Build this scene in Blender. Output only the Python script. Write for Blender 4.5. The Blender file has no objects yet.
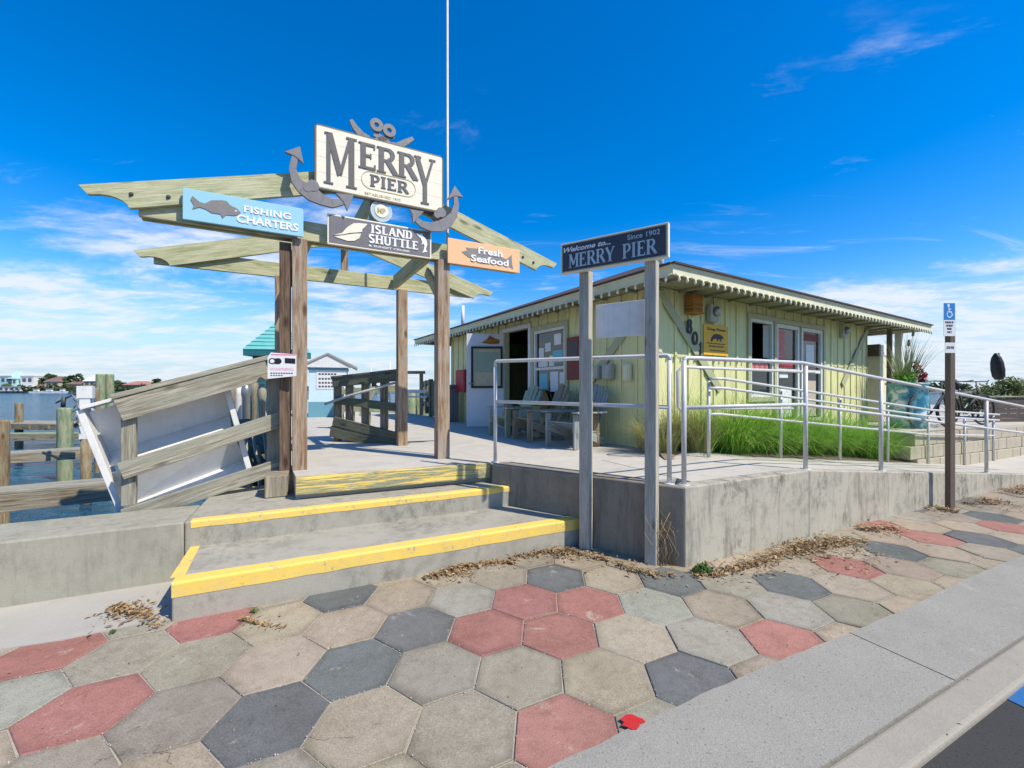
import bpy, bmesh, math, random
from math import radians, sin, cos, pi, sqrt, atan2
from mathutils import Vector, Matrix
R = random.Random(7)
sc = bpy.context.scene
COL = sc.collection

# ------------------------------------------------------------------ camera
F = 423.0; HZ = 389.0; EYE = 1.5
cam_d = bpy.data.cameras.new("camera"); cam = bpy.data.objects.new("camera", cam_d); COL.objects.link(cam)
cam.location = (0, 0, EYE); cam.rotation_euler = (radians(90), 0, 0)
cam_d.sensor_width = 36.0; cam_d.lens = F / 1024 * 36.0
cam_d.shift_y = (HZ - 384.0) / 1024.0
cam_d.clip_start = 0.05; cam_d.clip_end = 6000
sc.camera = cam

# ------------------------------------------------------------------ light and sky
SUN = Vector((0.865 * cos(radians(51)), -0.502 * cos(radians(51)), sin(radians(51)))).normalized()
sl = bpy.data.lights.new("sun", 'SUN'); sl.energy = 4.4; sl.angle = radians(0.5); sl.color = (1.0, 0.91, 0.76)
so = bpy.data.objects.new("sun", sl); COL.objects.link(so)
so.rotation_euler = (-SUN).to_track_quat('-Z', 'Y').to_euler(); so.location = (20, -5, 20)
world = bpy.data.worlds.new("World"); sc.world = world; world.use_nodes = True

def sky():
    nt = world.node_tree; N = nt.nodes; L = nt.links
    for n in list(N): N.remove(n)
    out = N.new('ShaderNodeOutputWorld'); bg = N.new('ShaderNodeBackground'); bg.inputs[1].default_value = 0.147
    s = N.new('ShaderNodeTexSky'); s.sky_type = 'NISHITA'; s.sun_disc = False
    s.sun_elevation = radians(51); s.sun_rotation = atan2(SUN.x, SUN.y)
    s.air_density = 1.0; s.dust_density = 0.35; s.ozone_density = 3.2; s.altitude = 0
    hs = N.new('ShaderNodeHueSaturation'); hs.inputs['Hue'].default_value = 0.507
    hs.inputs['Saturation'].default_value = 1.5; hs.inputs['Value'].default_value = 1.08
    L.new(s.outputs[0], hs.inputs['Color'])
    tc = N.new('ShaderNodeTexCoord'); sep = N.new('ShaderNodeSeparateXYZ'); L.new(tc.outputs['Generated'], sep.inputs[0])
    def M(op, a, b=None, c=None, clamp=False):
        n = N.new('ShaderNodeMath'); n.operation = op; n.use_clamp = clamp
        for i, v in enumerate((a, b, c)):
            if v is None: continue
            if isinstance(v, (int, float)): n.inputs[i].default_value = v
            else: L.new(v, n.inputs[i])
        return n.outputs[0]
    def SM(v, a, b, lo=0.0, hi=1.0):
        n = N.new('ShaderNodeMapRange'); n.interpolation_type = 'SMOOTHSTEP'; L.new(v, n.inputs[0])
        n.inputs[1].default_value = a; n.inputs[2].default_value = b; n.inputs[3].default_value = lo; n.inputs[4].default_value = hi
        return n.outputs[0]
    x, y, z = sep.outputs
    zz = M('ADD', M('MAXIMUM', z, 0.0), 0.10)
    cv = N.new('ShaderNodeCombineXYZ'); L.new(M('DIVIDE', x, zz), cv.inputs[0]); L.new(M('DIVIDE', y, zz), cv.inputs[1])
    cv.inputs[2].default_value = 3.7
    def noise(sc_, det, rough, dist, rot=0.0, sx=1.0, sy=1.0, off=0.0):
        mp = N.new('ShaderNodeMapping'); L.new(cv.outputs[0], mp.inputs[0]); mp.inputs['Rotation'].default_value = (0, 0, rot)
        mp.inputs['Scale'].default_value = (sx, sy, 1); mp.inputs['Location'].default_value = (off, off * .6, 0)
        n = N.new('ShaderNodeTexNoise'); n.inputs['Scale'].default_value = sc_; n.inputs['Detail'].default_value = det
        n.inputs['Roughness'].default_value = rough; n.inputs['Distortion'].default_value = dist
        L.new(mp.outputs[0], n.inputs['Vector']); return n.outputs[0]
    n1 = noise(0.9, 9, .62, .35, .5, 1.0, 1.5, 2.3)       # banks
    n2 = noise(2.0, 8, .66, .8, -.5, .55, 2.2, 8.1)      # streaky wisps
    n3 = noise(3.6, 6, .6, .2, .2, 1, 1.6, 5.0)
    # clouds low over the water on the left, a big soft bank low on the right
    lowL = M('MULTIPLY', SM(z, .54, .16), SM(x, .10, -.35))
    lowR = M('MULTIPLY', SM(z, .25, .17), SM(x, .38, .58))
    thr = M('ADD', n1, M('MULTIPLY', lowL, .24)); thr = M('ADD', thr, M('MULTIPLY', lowR, .30))
    c1 = M('MULTIPLY', SM(thr, .61, .77), SM(z, .62, .46))
    wis = M('MULTIPLY', SM(M('ADD', n2, M('MULTIPLY', SM(z, .55, .15), .06)), .60, .88), .5); wis = M('MULTIPLY', wis, SM(z, .50, .36))
    c1 = M('MULTIPLY', c1, M('ADD', M('MULTIPLY', SM(n3, .36, .60), .62), .36), clamp=True)
    c = M('MAXIMUM', c1, wis)
    hz = N.new('ShaderNodeMix'); hz.data_type = 'RGBA'; L.new(M('MULTIPLY', SM(z, .24, .0), .93), hz.inputs[0]); L.new(hs.outputs[0], hz.inputs[6]); hz.inputs[7].default_value = (2.75, 3.65, 4.5, 1)
    c = M('MULTIPLY', c, .92, clamp=True)
    mx = N.new('ShaderNodeMix'); mx.data_type = 'RGBA'; L.new(c, mx.inputs[0]); L.new(hz.outputs[2], mx.inputs[6])
    mx.inputs[7].default_value = (4.5, 4.8, 5.2, 1)
    L.new(mx.outputs[2], bg.inputs[0]); L.new(bg.outputs[0], out.inputs[0])
sky()
sc.view_settings.view_transform = 'Standard'; sc.view_settings.look = 'None'
sc.view_settings.gamma = 1.0; sc.view_settings.use_curve_mapping = False
sc.view_settings.exposure = 0.38

# ------------------------------------------------------------------ frames of the place
def unit(x, y): l = sqrt(x * x + y * y); return Vector((x / l, y / l, 0))
ST = unit(.903, .4295); SN = Vector((-ST.y, ST.x, 0))          # street line and its left-hand normal (towards the pier)
HU = unit(.850, .527); HV = Vector((-HU.y, HU.x, 0))          # shop front line and the line along its left wall
UP = Vector((0, 0, 1))
HC = Vector((1.96, 5.77, 0))                                   # near corner of the shop walls
P0 = Vector((1.45, 3.545, 0)); PB = Vector((.98, 4.53, 0))     # ramp wall corner, back line of the ramp
DK = .67
def at(px, py, Y): return Vector(((px - 512) * Y / F, Y, EYE + (HZ - py) * Y / F))   # point of the place at distance Y
def ground(px, py, z=0.0): Y = F * (EYE - z) / (py - HZ); return Vector(((px - 512) * Y / F, Y, z))
class Plane:                                                    # vertical plane: s along it, z up, off towards the viewer
    def __init__(s, o, d, off=0.0):
        s.d = d.normalized(); s.n = Vector((s.d.y, -s.d.x, 0)); s.o = Vector((o[0], o[1], 0)) + s.n * off
    def hit(s, px, py):
        r = (px - 512) / F
        t = (r * s.o.y - s.o.x) / (s.d.x - r * s.d.y); Y = s.o.y + s.d.y * t
        return (t, EYE + (HZ - py) * Y / F)
    def p(s, t, z, off=0.0): q = s.o + s.d * t + s.n * off; return Vector((q.x, q.y, z))

# ------------------------------------------------------------------ materials
MATS = {}
def nodes(name):
    m = bpy.data.materials.new(name); m.use_nodes = True; nt = m.node_tree
    b = nt.nodes['Principled BSDF']; MATS[name] = m
    return m, nt, nt.nodes, nt.links, b
def rgb(c): return (c[0], c[1], c[2], 1)
def mul(c, k): return (c[0] * k, c[1] * k, c[2] * k)
class G:
    def __init__(s, nt): s.nt = nt; s.N = nt.nodes; s.L = nt.links
    def coord(s, kind, scale=(1, 1, 1)):
        t = s.N.new('ShaderNodeTexCoord'); mp = s.N.new('ShaderNodeMapping'); mp.inputs['Scale'].default_value = scale
        s.L.new(t.outputs[kind], mp.inputs[0]); return mp.outputs[0]
    def noise(s, v, sc_, det=5, rough=.6, dist=0.0):
        n = s.N.new('ShaderNodeTexNoise'); n.inputs['Scale'].default_value = sc_; n.inputs['Detail'].default_value = det
        n.inputs['Roughness'].default_value = rough; n.inputs['Distortion'].default_value = dist; s.L.new(v, n.inputs['Vector']); return n.outputs[0]
    def ramp(s, v, a, b, lo=0.0, hi=1.0):
        n = s.N.new('ShaderNodeMapRange'); s.L.new(v, n.inputs[0])
        n.inputs[1].default_value = a; n.inputs[2].default_value = b; n.inputs[3].default_value = lo; n.inputs[4].default_value = hi; return n.outputs[0]
    def mix(s, f, a, b):
        n = s.N.new('ShaderNodeMix'); n.data_type = 'RGBA'
        for i, v in ((0, f), (6, a), (7, b)):
            if isinstance(v, tuple): n.inputs[i].default_value = rgb(v)
            elif isinstance(v, (int, float)): n.inputs[i].default_value = v
            else: s.L.new(v, n.inputs[i])
        return n.outputs[2]
    def math(s, op, a, b):
        n = s.N.new('ShaderNodeMath'); n.operation = op
        for i, v in enumerate((a, b)):
            if isinstance(v, (int, float)): n.inputs[i].default_value = v
            else: s.L.new(v, n.inputs[i])
        return n.outputs[0]
    def bump(s, h, b, strength=.3, dist=.01):
        n = s.N.new('ShaderNodeBump'); n.inputs['Strength'].default_value = strength; n.inputs['Distance'].default_value = dist
        s.L.new(h, n.inputs['Height']); s.L.new(n.outputs[0], b.inputs['Normal'])
def paint(name, col, rough=.55, dirt=.18, dcol=(.16, .15, .12), scale=6.0, metal=0.0, bump=.08, spec=.4, streak=0.0, chip=None):
    m, nt, N, L, b = nodes(name); g = G(nt); v = g.coord('Object')
    n = g.ramp(g.noise(v, scale, 8, .7), .42, .72); n2 = g.noise(v, scale * 9, 4, .6)
    c = g.mix(g.math('MULTIPLY', n, dirt), col, dcol)
    c = g.mix(g.ramp(n2, .3, .7, 0, .12), c, mul(col, .72))
    if streak: c = g.mix(g.ramp(g.noise(g.coord('Object', (9, 9, .7)), 1.6, 6, .7), .50, .72, 0, streak), c, mul(col, .55)); c = g.mix(g.ramp(g.noise(v, 55, 2, .5), .70, .74, 0, streak), c, mul(col, .4))
    if chip:
        ch = g.noise(v, 26, 8, .8); bigc = g.noise(v, 2.4, 3, .6); c = g.mix(g.ramp(g.math('ADD', ch, g.math('MULTIPLY', bigc, .35)), .755, .79, 0, .9), c, chip); c = g.mix(g.ramp(g.noise(v, 5, 6, .8), .5, .75, 0, .3), c, mul(col, .6))
    L.new(c, b.inputs['Base Color']); b.inputs['Roughness'].default_value = rough; b.inputs['Metallic'].default_value = metal
    b.inputs['Specular IOR Level'].default_value = spec
    g.bump(n2, b, bump, .004); return m
def wood(name, light, dark, tint=None, gscale=26.0, knots=True, bump=.5, rough=.85):
    m, nt, N, L, b = nodes(name); g = G(nt)
    v = g.coord('UV', (1.1, gscale, 1)); n = g.noise(v, 1.6, 9, .68, .5)
    f = g.ramp(n, .38, .62); c = g.mix(f, light, dark)
    fine = g.noise(g.coord('UV', (3.0, gscale * 6, 1)), 1.5, 4, .7); c = g.mix(g.ramp(fine, .44, .62, 0, .7), c, mul(dark, .55))
    lo = g.noise(g.coord('UV', (2.2, 6, 1)), 1.2, 4, .6)
    if tint: c = g.mix(g.ramp(lo, .42, .66, 0, .85), c, tint)
    if knots:
        vo = N.new('ShaderNodeTexVoronoi'); vo.inputs['Scale'].default_value = 1.0
        L.new(g.coord('UV', (1.9, 5.5, 1)), vo.inputs['Vector'])
        k = g.ramp(vo.outputs['Distance'], .07, .17, .9, 0.0); c = g.mix(k, c, mul(dark, .45))
    # cracks
    cr = g.ramp(g.noise(g.coord('UV', (.9, 17, 1)), 2.2, 3, .5, .3), .485, .50, 0, 1); cr2 = g.ramp(g.noise(g.coord('UV', (.9, 17, 1)), 2.2, 3, .5, .3), .50, .515, 1, 0)
    ck = g.math('MULTIPLY', cr, cr2); ck = g.math('MULTIPLY', ck, g.ramp(lo, .5, .62))
    c = g.mix(g.math('MULTIPLY', ck, .55), c, mul(dark, .3))
    L.new(c, b.inputs['Base Color']); b.inputs['Roughness'].default_value = rough; b.inputs['Specular IOR Level'].default_value = .2
    g.bump(g.math('ADD', g.math('MULTIPLY', f, -1.0), g.math('MULTIPLY', fine, -.6)), b, bump, .004); return m
def concrete(name, col, stain=(.12, .115, .095), amount=.35, vert=False, grit=.5, bump=.35, warm=None, crack=0.0, blot=0.0):
    m, nt, N, L, b = nodes(name); g = G(nt); v = g.coord('Object')
    big = g.noise(v, 1.3, 6, .65, .3); mid = g.noise(v, 7, 8, .72); fin = g.noise(v, 120, 3, .7)
    c = g.mix(g.ramp(big, .35, .68, 0, .6), col, warm or mul(col, .8))
    st = g.noise(g.coord('Object', (6, 6, .9)) if vert else v, 1.6 if vert else 3.2, 9, .74)
    c = g.mix(g.ramp(st, .50, .74, 0, amount), c, stain)
    c = g.mix(g.ramp(mid, .5, .78, 0, amount * .8), c, mul(stain, 1.3))
    c = g.mix(g.ramp(fin, .35, .75, 0, grit), c, mul(col, .62))
    if blot: c = g.mix(g.math('MULTIPLY', g.ramp(g.noise(v, 2.0, 3, .5), .42, .60, 0, blot), g.ramp(g.noise(g.coord('Object', (1, 1, .55)), 13, 10, .78), .47, .60)), c, stain)
    if grit > .6:
        pt = g.noise(v, 75, 2, .5); c = g.mix(g.ramp(pt, .66, .72, 0, .75), c, mul(col, .25)); c = g.mix(g.ramp(pt, .36, .30, 0, .35), c, mul(col, 1.3))
    lt = g.ramp(g.noise(v, 4.3, 7, .7), .6, .78, 0, .35); c = g.mix(lt, c, mul(col, 1.35))
    h = g.math('ADD', mid, g.math('MULTIPLY', fin, .5))
    if crack:
        vo = N.new('ShaderNodeTexVoronoi'); vo.feature = 'DISTANCE_TO_EDGE'; vo.inputs['Scale'].default_value = .9
        wv = N.new('ShaderNodeVectorMath'); wv.operation = 'ADD'; L.new(v, wv.inputs[0])
        nn = N.new('ShaderNodeTexNoise'); nn.inputs['Scale'].default_value = 5; L.new(v, nn.inputs['Vector'])
        L.new(nn.outputs['Color'], wv.inputs[1]); L.new(wv.outputs[0], vo.inputs['Vector'])
        k = g.ramp(vo.outputs['Distance'], .0, .006, crack, 0); k = g.math('MULTIPLY', k, g.ramp(big, .48, .56)); c = g.mix(k, c, (.03, .028, .025))
    L.new(c, b.inputs['Base Color']); b.inputs['Roughness'].default_value = .92; b.inputs['Specular IOR Level'].default_value = .2
    g.bump(h, b, bump, .006); return m
def plain(name, col, rough=.6, metal=0.0, spec=.4):
    m, nt, N, L, b = nodes(name); g = G(nt); n = g.noise(g.coord('Object'), 14, 4)
    L.new(g.mix(g.ramp(n, .35, .7, 0, .25), col, mul(col, .75)), b.inputs['Base Color'])
    b.inputs['Roughness'].default_value = rough; b.inputs['Metallic'].default_value = metal; b.inputs['Specular IOR Level'].default_value = spec; return m

wood('pt_green', (.58, .60, .38), (.36, .38, .20), tint=(.56, .53, .36), gscale=18)
wood('post_wood', (.50, .385, .265), (.22, .135, .08), tint=(.36, .31, .25), gscale=14)
wood('grey_wood', (.48, .455, .36), (.20, .18, .13), tint=(.32, .32, .25), gscale=20)
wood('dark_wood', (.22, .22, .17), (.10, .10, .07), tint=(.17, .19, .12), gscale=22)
wood('old_wood', (.48, .42, .31), (.16, .12, .07), tint=(.28, .26, .20), gscale=20)
wood('sign_post_wood', (.54, .51, .43), (.33, .31, .25), tint=(.47, .45, .38), gscale=18, bump=.25)
wood('box_wood', (.55, .27, .07), (.25, .10, .02), gscale=16, knots=False)
wood('pile_green', (.30, .40, .24), (.15, .21, .12), tint=(.38, .35, .22), gscale=8)
wood('shaded_post_wood', (.24, .165, .11), (.10, .065, .045), gscale=14)  # gateway post timber with the shade of its left face put into the colour
wood('pile_tan', (.33, .26, .17), (.18, .11, .05), tint=(.26, .25, .16), gscale=8)
wood('chair_green', (.48, .56, .42), (.32, .38, .27), gscale=14)
wood('chair_blue', (.36, .40, .40), (.24, .27, .27), gscale=14)
concrete('conc_deck', (.53, .50, .435), amount=.3, grit=.35, bump=.2)
concrete('conc_step', (.40, .38, .315), amount=.55, blot=.5, bump=.4, crack=.0)
concrete('conc_wall', (.47, .44, .355), amount=1.0, stain=(.11, .105, .085), vert=True, bump=.6, blot=.85)
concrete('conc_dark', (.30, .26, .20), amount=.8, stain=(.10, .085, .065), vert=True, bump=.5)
concrete('conc_seawall', (.38, .365, .29), amount=.55, blot=.35, vert=True, bump=.25)
concrete('conc_walk', (.355, .34, .295), amount=.45, grit=.9, bump=1.0, stain=(.2, .195, .18))
concrete('conc_kerb', (.37, .34, .28), amount=.25, grit=.6, bump=.6)
concrete('conc_apron', (.44, .42, .37), amount=.12, grit=.4, bump=.4)
concrete('joint', (.44, .40, .33), amount=.75, bump=.7)
concrete('asphalt', (.06, .06, .058), amount=.3, stain=(.03, .03, .03), grit=.7, bump=.8)
concrete('soil', (.25, .20, .14), amount=.5, bump=.9)
concrete('block', (.47, .42, .32), amount=.4, bump=.5, grit=.5)
concrete('shingle', (.10, .075, .07), amount=.4, stain=(.04, .03, .03), grit=.6, bump=.8)
paint('yellow_wall', (.70, .68, .34), dirt=.26, streak=.75, dcol=(.35, .36, .2), scale=2.5, bump=.1)
paint('green_trim', (.42, .43, .27), dirt=.2, dcol=(.25, .25, .15), scale=3)
paint('fascia', (.72, .70, .48), dirt=.3, dcol=(.25, .26, .17), scale=3)
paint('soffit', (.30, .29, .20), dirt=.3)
paint('white', (.74, .74, .71), dirt=.2, streak=.35)
paint('white_door', (.68, .69, .70), dirt=.15, scale=3)
paint('rail_white', (.62, .63, .62), dirt=.22, rough=.4, dcol=(.3, .3, .29), scale=12)
paint('rail_metal', (.60, .60, .58), dirt=.3, rough=.45, metal=.2, dcol=(.24, .24, .23), scale=14)
paint('steel', (.35, .36, .36), dirt=.3, rough=.4, metal=.7)
paint('post_brown', (.16, .12, .09), dirt=.4, rough=.7, dcol=(.08, .06, .05), scale=12)
paint('sign_blue', (.30, .58, .70), dirt=.2, dcol=(.4, .6, .65), scale=9)
paint('sign_cream', (.82, .77, .62), dirt=.14, dcol=(.4, .38, .28), scale=8)
paint('sign_grey', (.15, .145, .16), dirt=.3, dcol=(.3, .29, .28), scale=9, rough=.6)
paint('letter_grey', (.105, .10, .10), dirt=.25, dcol=(.25, .24, .22), scale=20)
paint('anchor_grey', (.19, .185, .195), dirt=.35, dcol=(.36, .35, .34), scale=14, rough=.55)
paint('gold', (.50, .42, .17), dirt=.2)
paint('sign_navy', (.035, .04, .065), dirt=.15, dcol=(.12, .12, .14), rough=.4)
paint('letter_white', (.80, .80, .78), dirt=.08)
paint('grit', (.50, .47, .40), dirt=.6, dcol=(.1, .09, .08), scale=60)
paint('sign_orange', (.80, .48, .25), dirt=.15, dcol=(.6, .45, .3))
paint('fish_grey', (.21, .20, .19), dirt=.3, dcol=(.35, .33, .3), scale=20)
paint('disc_blue', (.42, .55, .60), dirt=.2)
paint('mark_blue', (.01, .13, .36), dirt=.3, scale=12, chip=(.10, .10, .10))
paint('isa_blue', (.01, .22, .58), dirt=.05)
paint('safety_yellow', (.80, .56, .11), dirt=.4, dcol=(.50, .43, .27), scale=9, chip=(.34, .32, .27), rough=.75, bump=.3)
paint('dog_yellow', (.78, .42, .02), dirt=.1)
paint('black', (.015, .015, .016), dirt=.2, rough=.5, dcol=(.05, .05, .05))
paint('dark_metal', (.06, .06, .065), dirt=.3, rough=.5)
paint('grey_box', (.40, .41, .35), dirt=.25)
paint('grey_bin', (.17, .18, .20), dirt=.25)
paint('red', (.42, .03, .04), dirt=.2)
paint('red_board', (.20, .03, .025), dirt=.2)
paint('pink', (.72, .25, .38), dirt=.1)
paint('teal_roof', (.13, .47, .44), dirt=.4, dcol=(.35, .58, .52), scale=3, rough=.6)
paint('teal_dark', (.02, .16, .17), dirt=.2)
paint('shed_blue', (.56, .72, .78), dirt=.12)
paint('shed_teal', (.13, .32, .40), dirt=.15)
paint('panel_grey', (.80, .80, .80), dirt=.2, streak=.3, scale=3)
paint('paper', (.70, .72, .72), dirt=.1)
paint('poster_tan', (.52, .47, .30), dirt=.3, scale=15)
paint('poster_green', (.30, .40, .29), dirt=.3, scale=25)
paint('cyan_paper', (.15, .50, .62), dirt=.1)
paint('red_paper', (.62, .12, .12), dirt=.5, dcol=(.75, .55, .5), scale=30)
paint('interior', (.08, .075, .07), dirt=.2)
paint('rubber', (.02, .02, .02), rough=.7)
paint('brown_fence', (.09, .065, .055), dirt=.3)
paint('far_white', (.70, .70, .68), dirt=.1, scale=.2)
paint('far_aqua', (.45, .68, .68), dirt=.1, scale=.2)
paint('far_tan', (.50, .42, .33), dirt=.1, scale=.2)
paint('far_terra', (.42, .20, .15), dirt=.2, scale=.2)
paint('far_brown', (.22, .14, .11), dirt=.2, scale=.2)
paint('far_glass', (.08, .10, .12), rough=.3, scale=.2)
paint('rope', (.35, .33, .27), dirt=.3)
paint('bulb', (.78, .76, .62), dirt=.1, rough=.3)
paint('shore_sand', (.34, .32, .26), scale=.05)
paint('red_paint', (.50, .02, .02), dirt=.1, scale=20)
paint('leaf_red', (.35, .03, .03), dirt=.3)

def worn_yellow(name='worn_yellow'):        # yellow paint peeling off a timber
    m, nt, N, L, b = nodes(name); g = G(nt)
    n = g.noise(g.coord('UV', (1.3, 34, 1)), 1.5, 9, .78, .3); n2 = g.noise(g.coord('UV', (6, 60, 1)), 1.5, 5, .7)
    base = g.mix(g.ramp(n2, .35, .7), (.36, .36, .24), (.13, .14, .08))
    c = g.mix(g.ramp(n, .465, .495), (.80, .58, .12), base); L.new(c, b.inputs['Base Color']); b.inputs['Roughness'].default_value = .8
    g.bump(n2, b, .4, .004)
worn_yellow()
def mural(name='mural'):
    m, nt, N, L, b = nodes(name); g = G(nt); n = g.noise(g.coord('Object'), 5, 6, .6, .6)
    c = g.mix(g.ramp(n, .42, .5), (.02, .17, .27), (.16, .42, .45)); c = g.mix(g.ramp(n, .56, .62), c, (.75, .8, .8))
    L.new(c, b.inputs['Base Color']); b.inputs['Roughness'].default_value = .4
mural()
def paver_mat():
    m, nt, N, L, b = nodes('paver'); g = G(nt); v = g.coord('Object')
    a = N.new('ShaderNodeAttribute'); a.attribute_name = 'tint'
    big = g.noise(v, 2.6, 7, .7, .3); mid = g.noise(v, 16, 6, .7); fin = g.noise(v, 160, 3, .7)
    def mulc(c, f, k):
        n = N.new('ShaderNodeMix'); n.data_type = 'RGBA'; n.blend_type = 'MULTIPLY'; L.new(f, n.inputs[0]); L.new(c, n.inputs[6]); n.inputs[7].default_value = (k, k * .98, k * .94, 1); return n.outputs[2]
    c = mulc(a.outputs['Color'], g.ramp(big, .4, .7), .80); c = mulc(c, g.ramp(mid, .46, .70), .80); c = mulc(c, g.ramp(fin, .35, .68), .58)
    w = g.ramp(g.noise(v, 4.4, 10, .8, .5), .60, .67, 0, .6); c = g.mix(w, c, (.46, .42, .35))
    dk = g.ramp(g.noise(v, 38, 2, .5), .74, .77, 0, .8); c = g.mix(dk, c, (.06, .05, .04))
    vo = N.new('ShaderNodeTexVoronoi'); vo.feature = 'DISTANCE_TO_EDGE'; vo.inputs['Scale'].default_value = 1.35
    wv = N.new('ShaderNodeVectorMath'); wv.operation = 'MULTIPLY_ADD'; nn = N.new('ShaderNodeTexNoise'); nn.inputs['Scale'].default_value = 4; nn.inputs['Detail'].default_value = 6; L.new(v, nn.inputs['Vector'])
    L.new(nn.outputs['Color'], wv.inputs[0]); wv.inputs[1].default_value = (.35, .35, .35); L.new(v, wv.inputs[2]); L.new(wv.outputs[0], vo.inputs['Vector'])
    ck = g.math('MULTIPLY', g.ramp(vo.outputs['Distance'], .0, .005, .85, 0), g.ramp(big, .56, .60)); c = g.mix(ck, c, (.05, .045, .04))
    L.new(c, b.inputs['Base Color']); b.inputs['Roughness'].default_value = .9; b.inputs['Specular IOR Level'].default_value = .2
    g.bump(g.math('ADD', g.math('MULTIPLY', fin, .5), mid), b, .55, .004)
paver_mat()
def glass_mat():
    m, nt, N, L, b = nodes('glass'); o = N['Material Output']; N.remove(b)
    t = N.new('ShaderNodeBsdfTransparent'); t.inputs[0].default_value = (.70, .76, .78, 1); gl = N.new('ShaderNodeBsdfGlossy'); gl.inputs['Roughness'].default_value = .015
    mx = N.new('ShaderNodeMixShader'); fr = N.new('ShaderNodeFresnel'); fr.inputs[0].default_value = 1.9
    L.new(fr.outputs[0], mx.inputs[0]); L.new(t.outputs[0], mx.inputs[1]); L.new(gl.outputs[0], mx.inputs[2]); L.new(mx.outputs[0], o.inputs[0])
glass_mat()
def water_mat():
    m, nt, N, L, b = nodes('water'); g = G(nt)
    b.inputs['Base Color'].default_value = (.006, .045, .085, 1); b.inputs['Roughness'].default_value = .16; b.inputs['IOR'].default_value = 1.33; b.inputs['Specular IOR Level'].default_value = .28
    n1 = g.noise(g.coord('Object', (1, 1.6, 1)), 1.1, 5, .65, .6); n2 = g.noise(g.coord('Object', (1, 1.5, 1)), .22, 3, .6)
    h = g.math('ADD', n1, g.math('MULTIPLY', n2, 2.2)); g.bump(h, b, 1.0, 1.1)
    c = g.mix(g.ramp(n2, .4, .65), (.006, .085, .17), (.012, .12, .21)); L.new(c, b.inputs['Base Color'])
water_mat()
def leafy(name, c1, c2, c3=None, rough=.7, trans=.25):
    m, nt, N, L, b = nodes(name); g = G(nt); oi = N.new('ShaderNodeNewGeometry')
    c = g.mix(oi.outputs['Random Per Island'], c1, c2)
    if c3: c = g.mix(g.ramp(g.noise(g.coord('Object'), 5.2, 3), .52, .62, 0, .8), c, c3); c = g.mix(g.ramp(oi.outputs['Random Per Island'], .90, .92, 0, .9), c, (.42, .36, .17))
    L.new(c, b.inputs['Base Color']); b.inputs['Roughness'].default_value = rough
    o = N['Material Output']; tr = N.new('ShaderNodeBsdfTranslucent'); L.new(c, tr.inputs[0]); mx = N.new('ShaderNodeMixShader'); mx.inputs[0].default_value = trans
    L.new(b.outputs[0], mx.inputs[1]); L.new(tr.outputs[0], mx.inputs[2]); L.new(mx.outputs[0], o.inputs[0])
leafy('grass_green', (.13, .36, .03), (.30, .58, .07), (.42, .58, .14), trans=.5)
leafy('grass_dry', (.46, .40, .18), (.24, .30, .09), trans=.35)
leafy('litter', (.48, .35, .18), (.17, .10, .05), trans=.1)
leafy('weed', (.07, .15, .03), (.14, .22, .05))
leafy('hedge', (.07, .13, .03), (.18, .22, .08), (.25, .24, .10))
leafy('tree_leaf', (.03, .06, .02), (.07, .11, .03), trans=.1)
leafy('reed', (.14, .22, .08), (.28, .32, .16))

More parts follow.
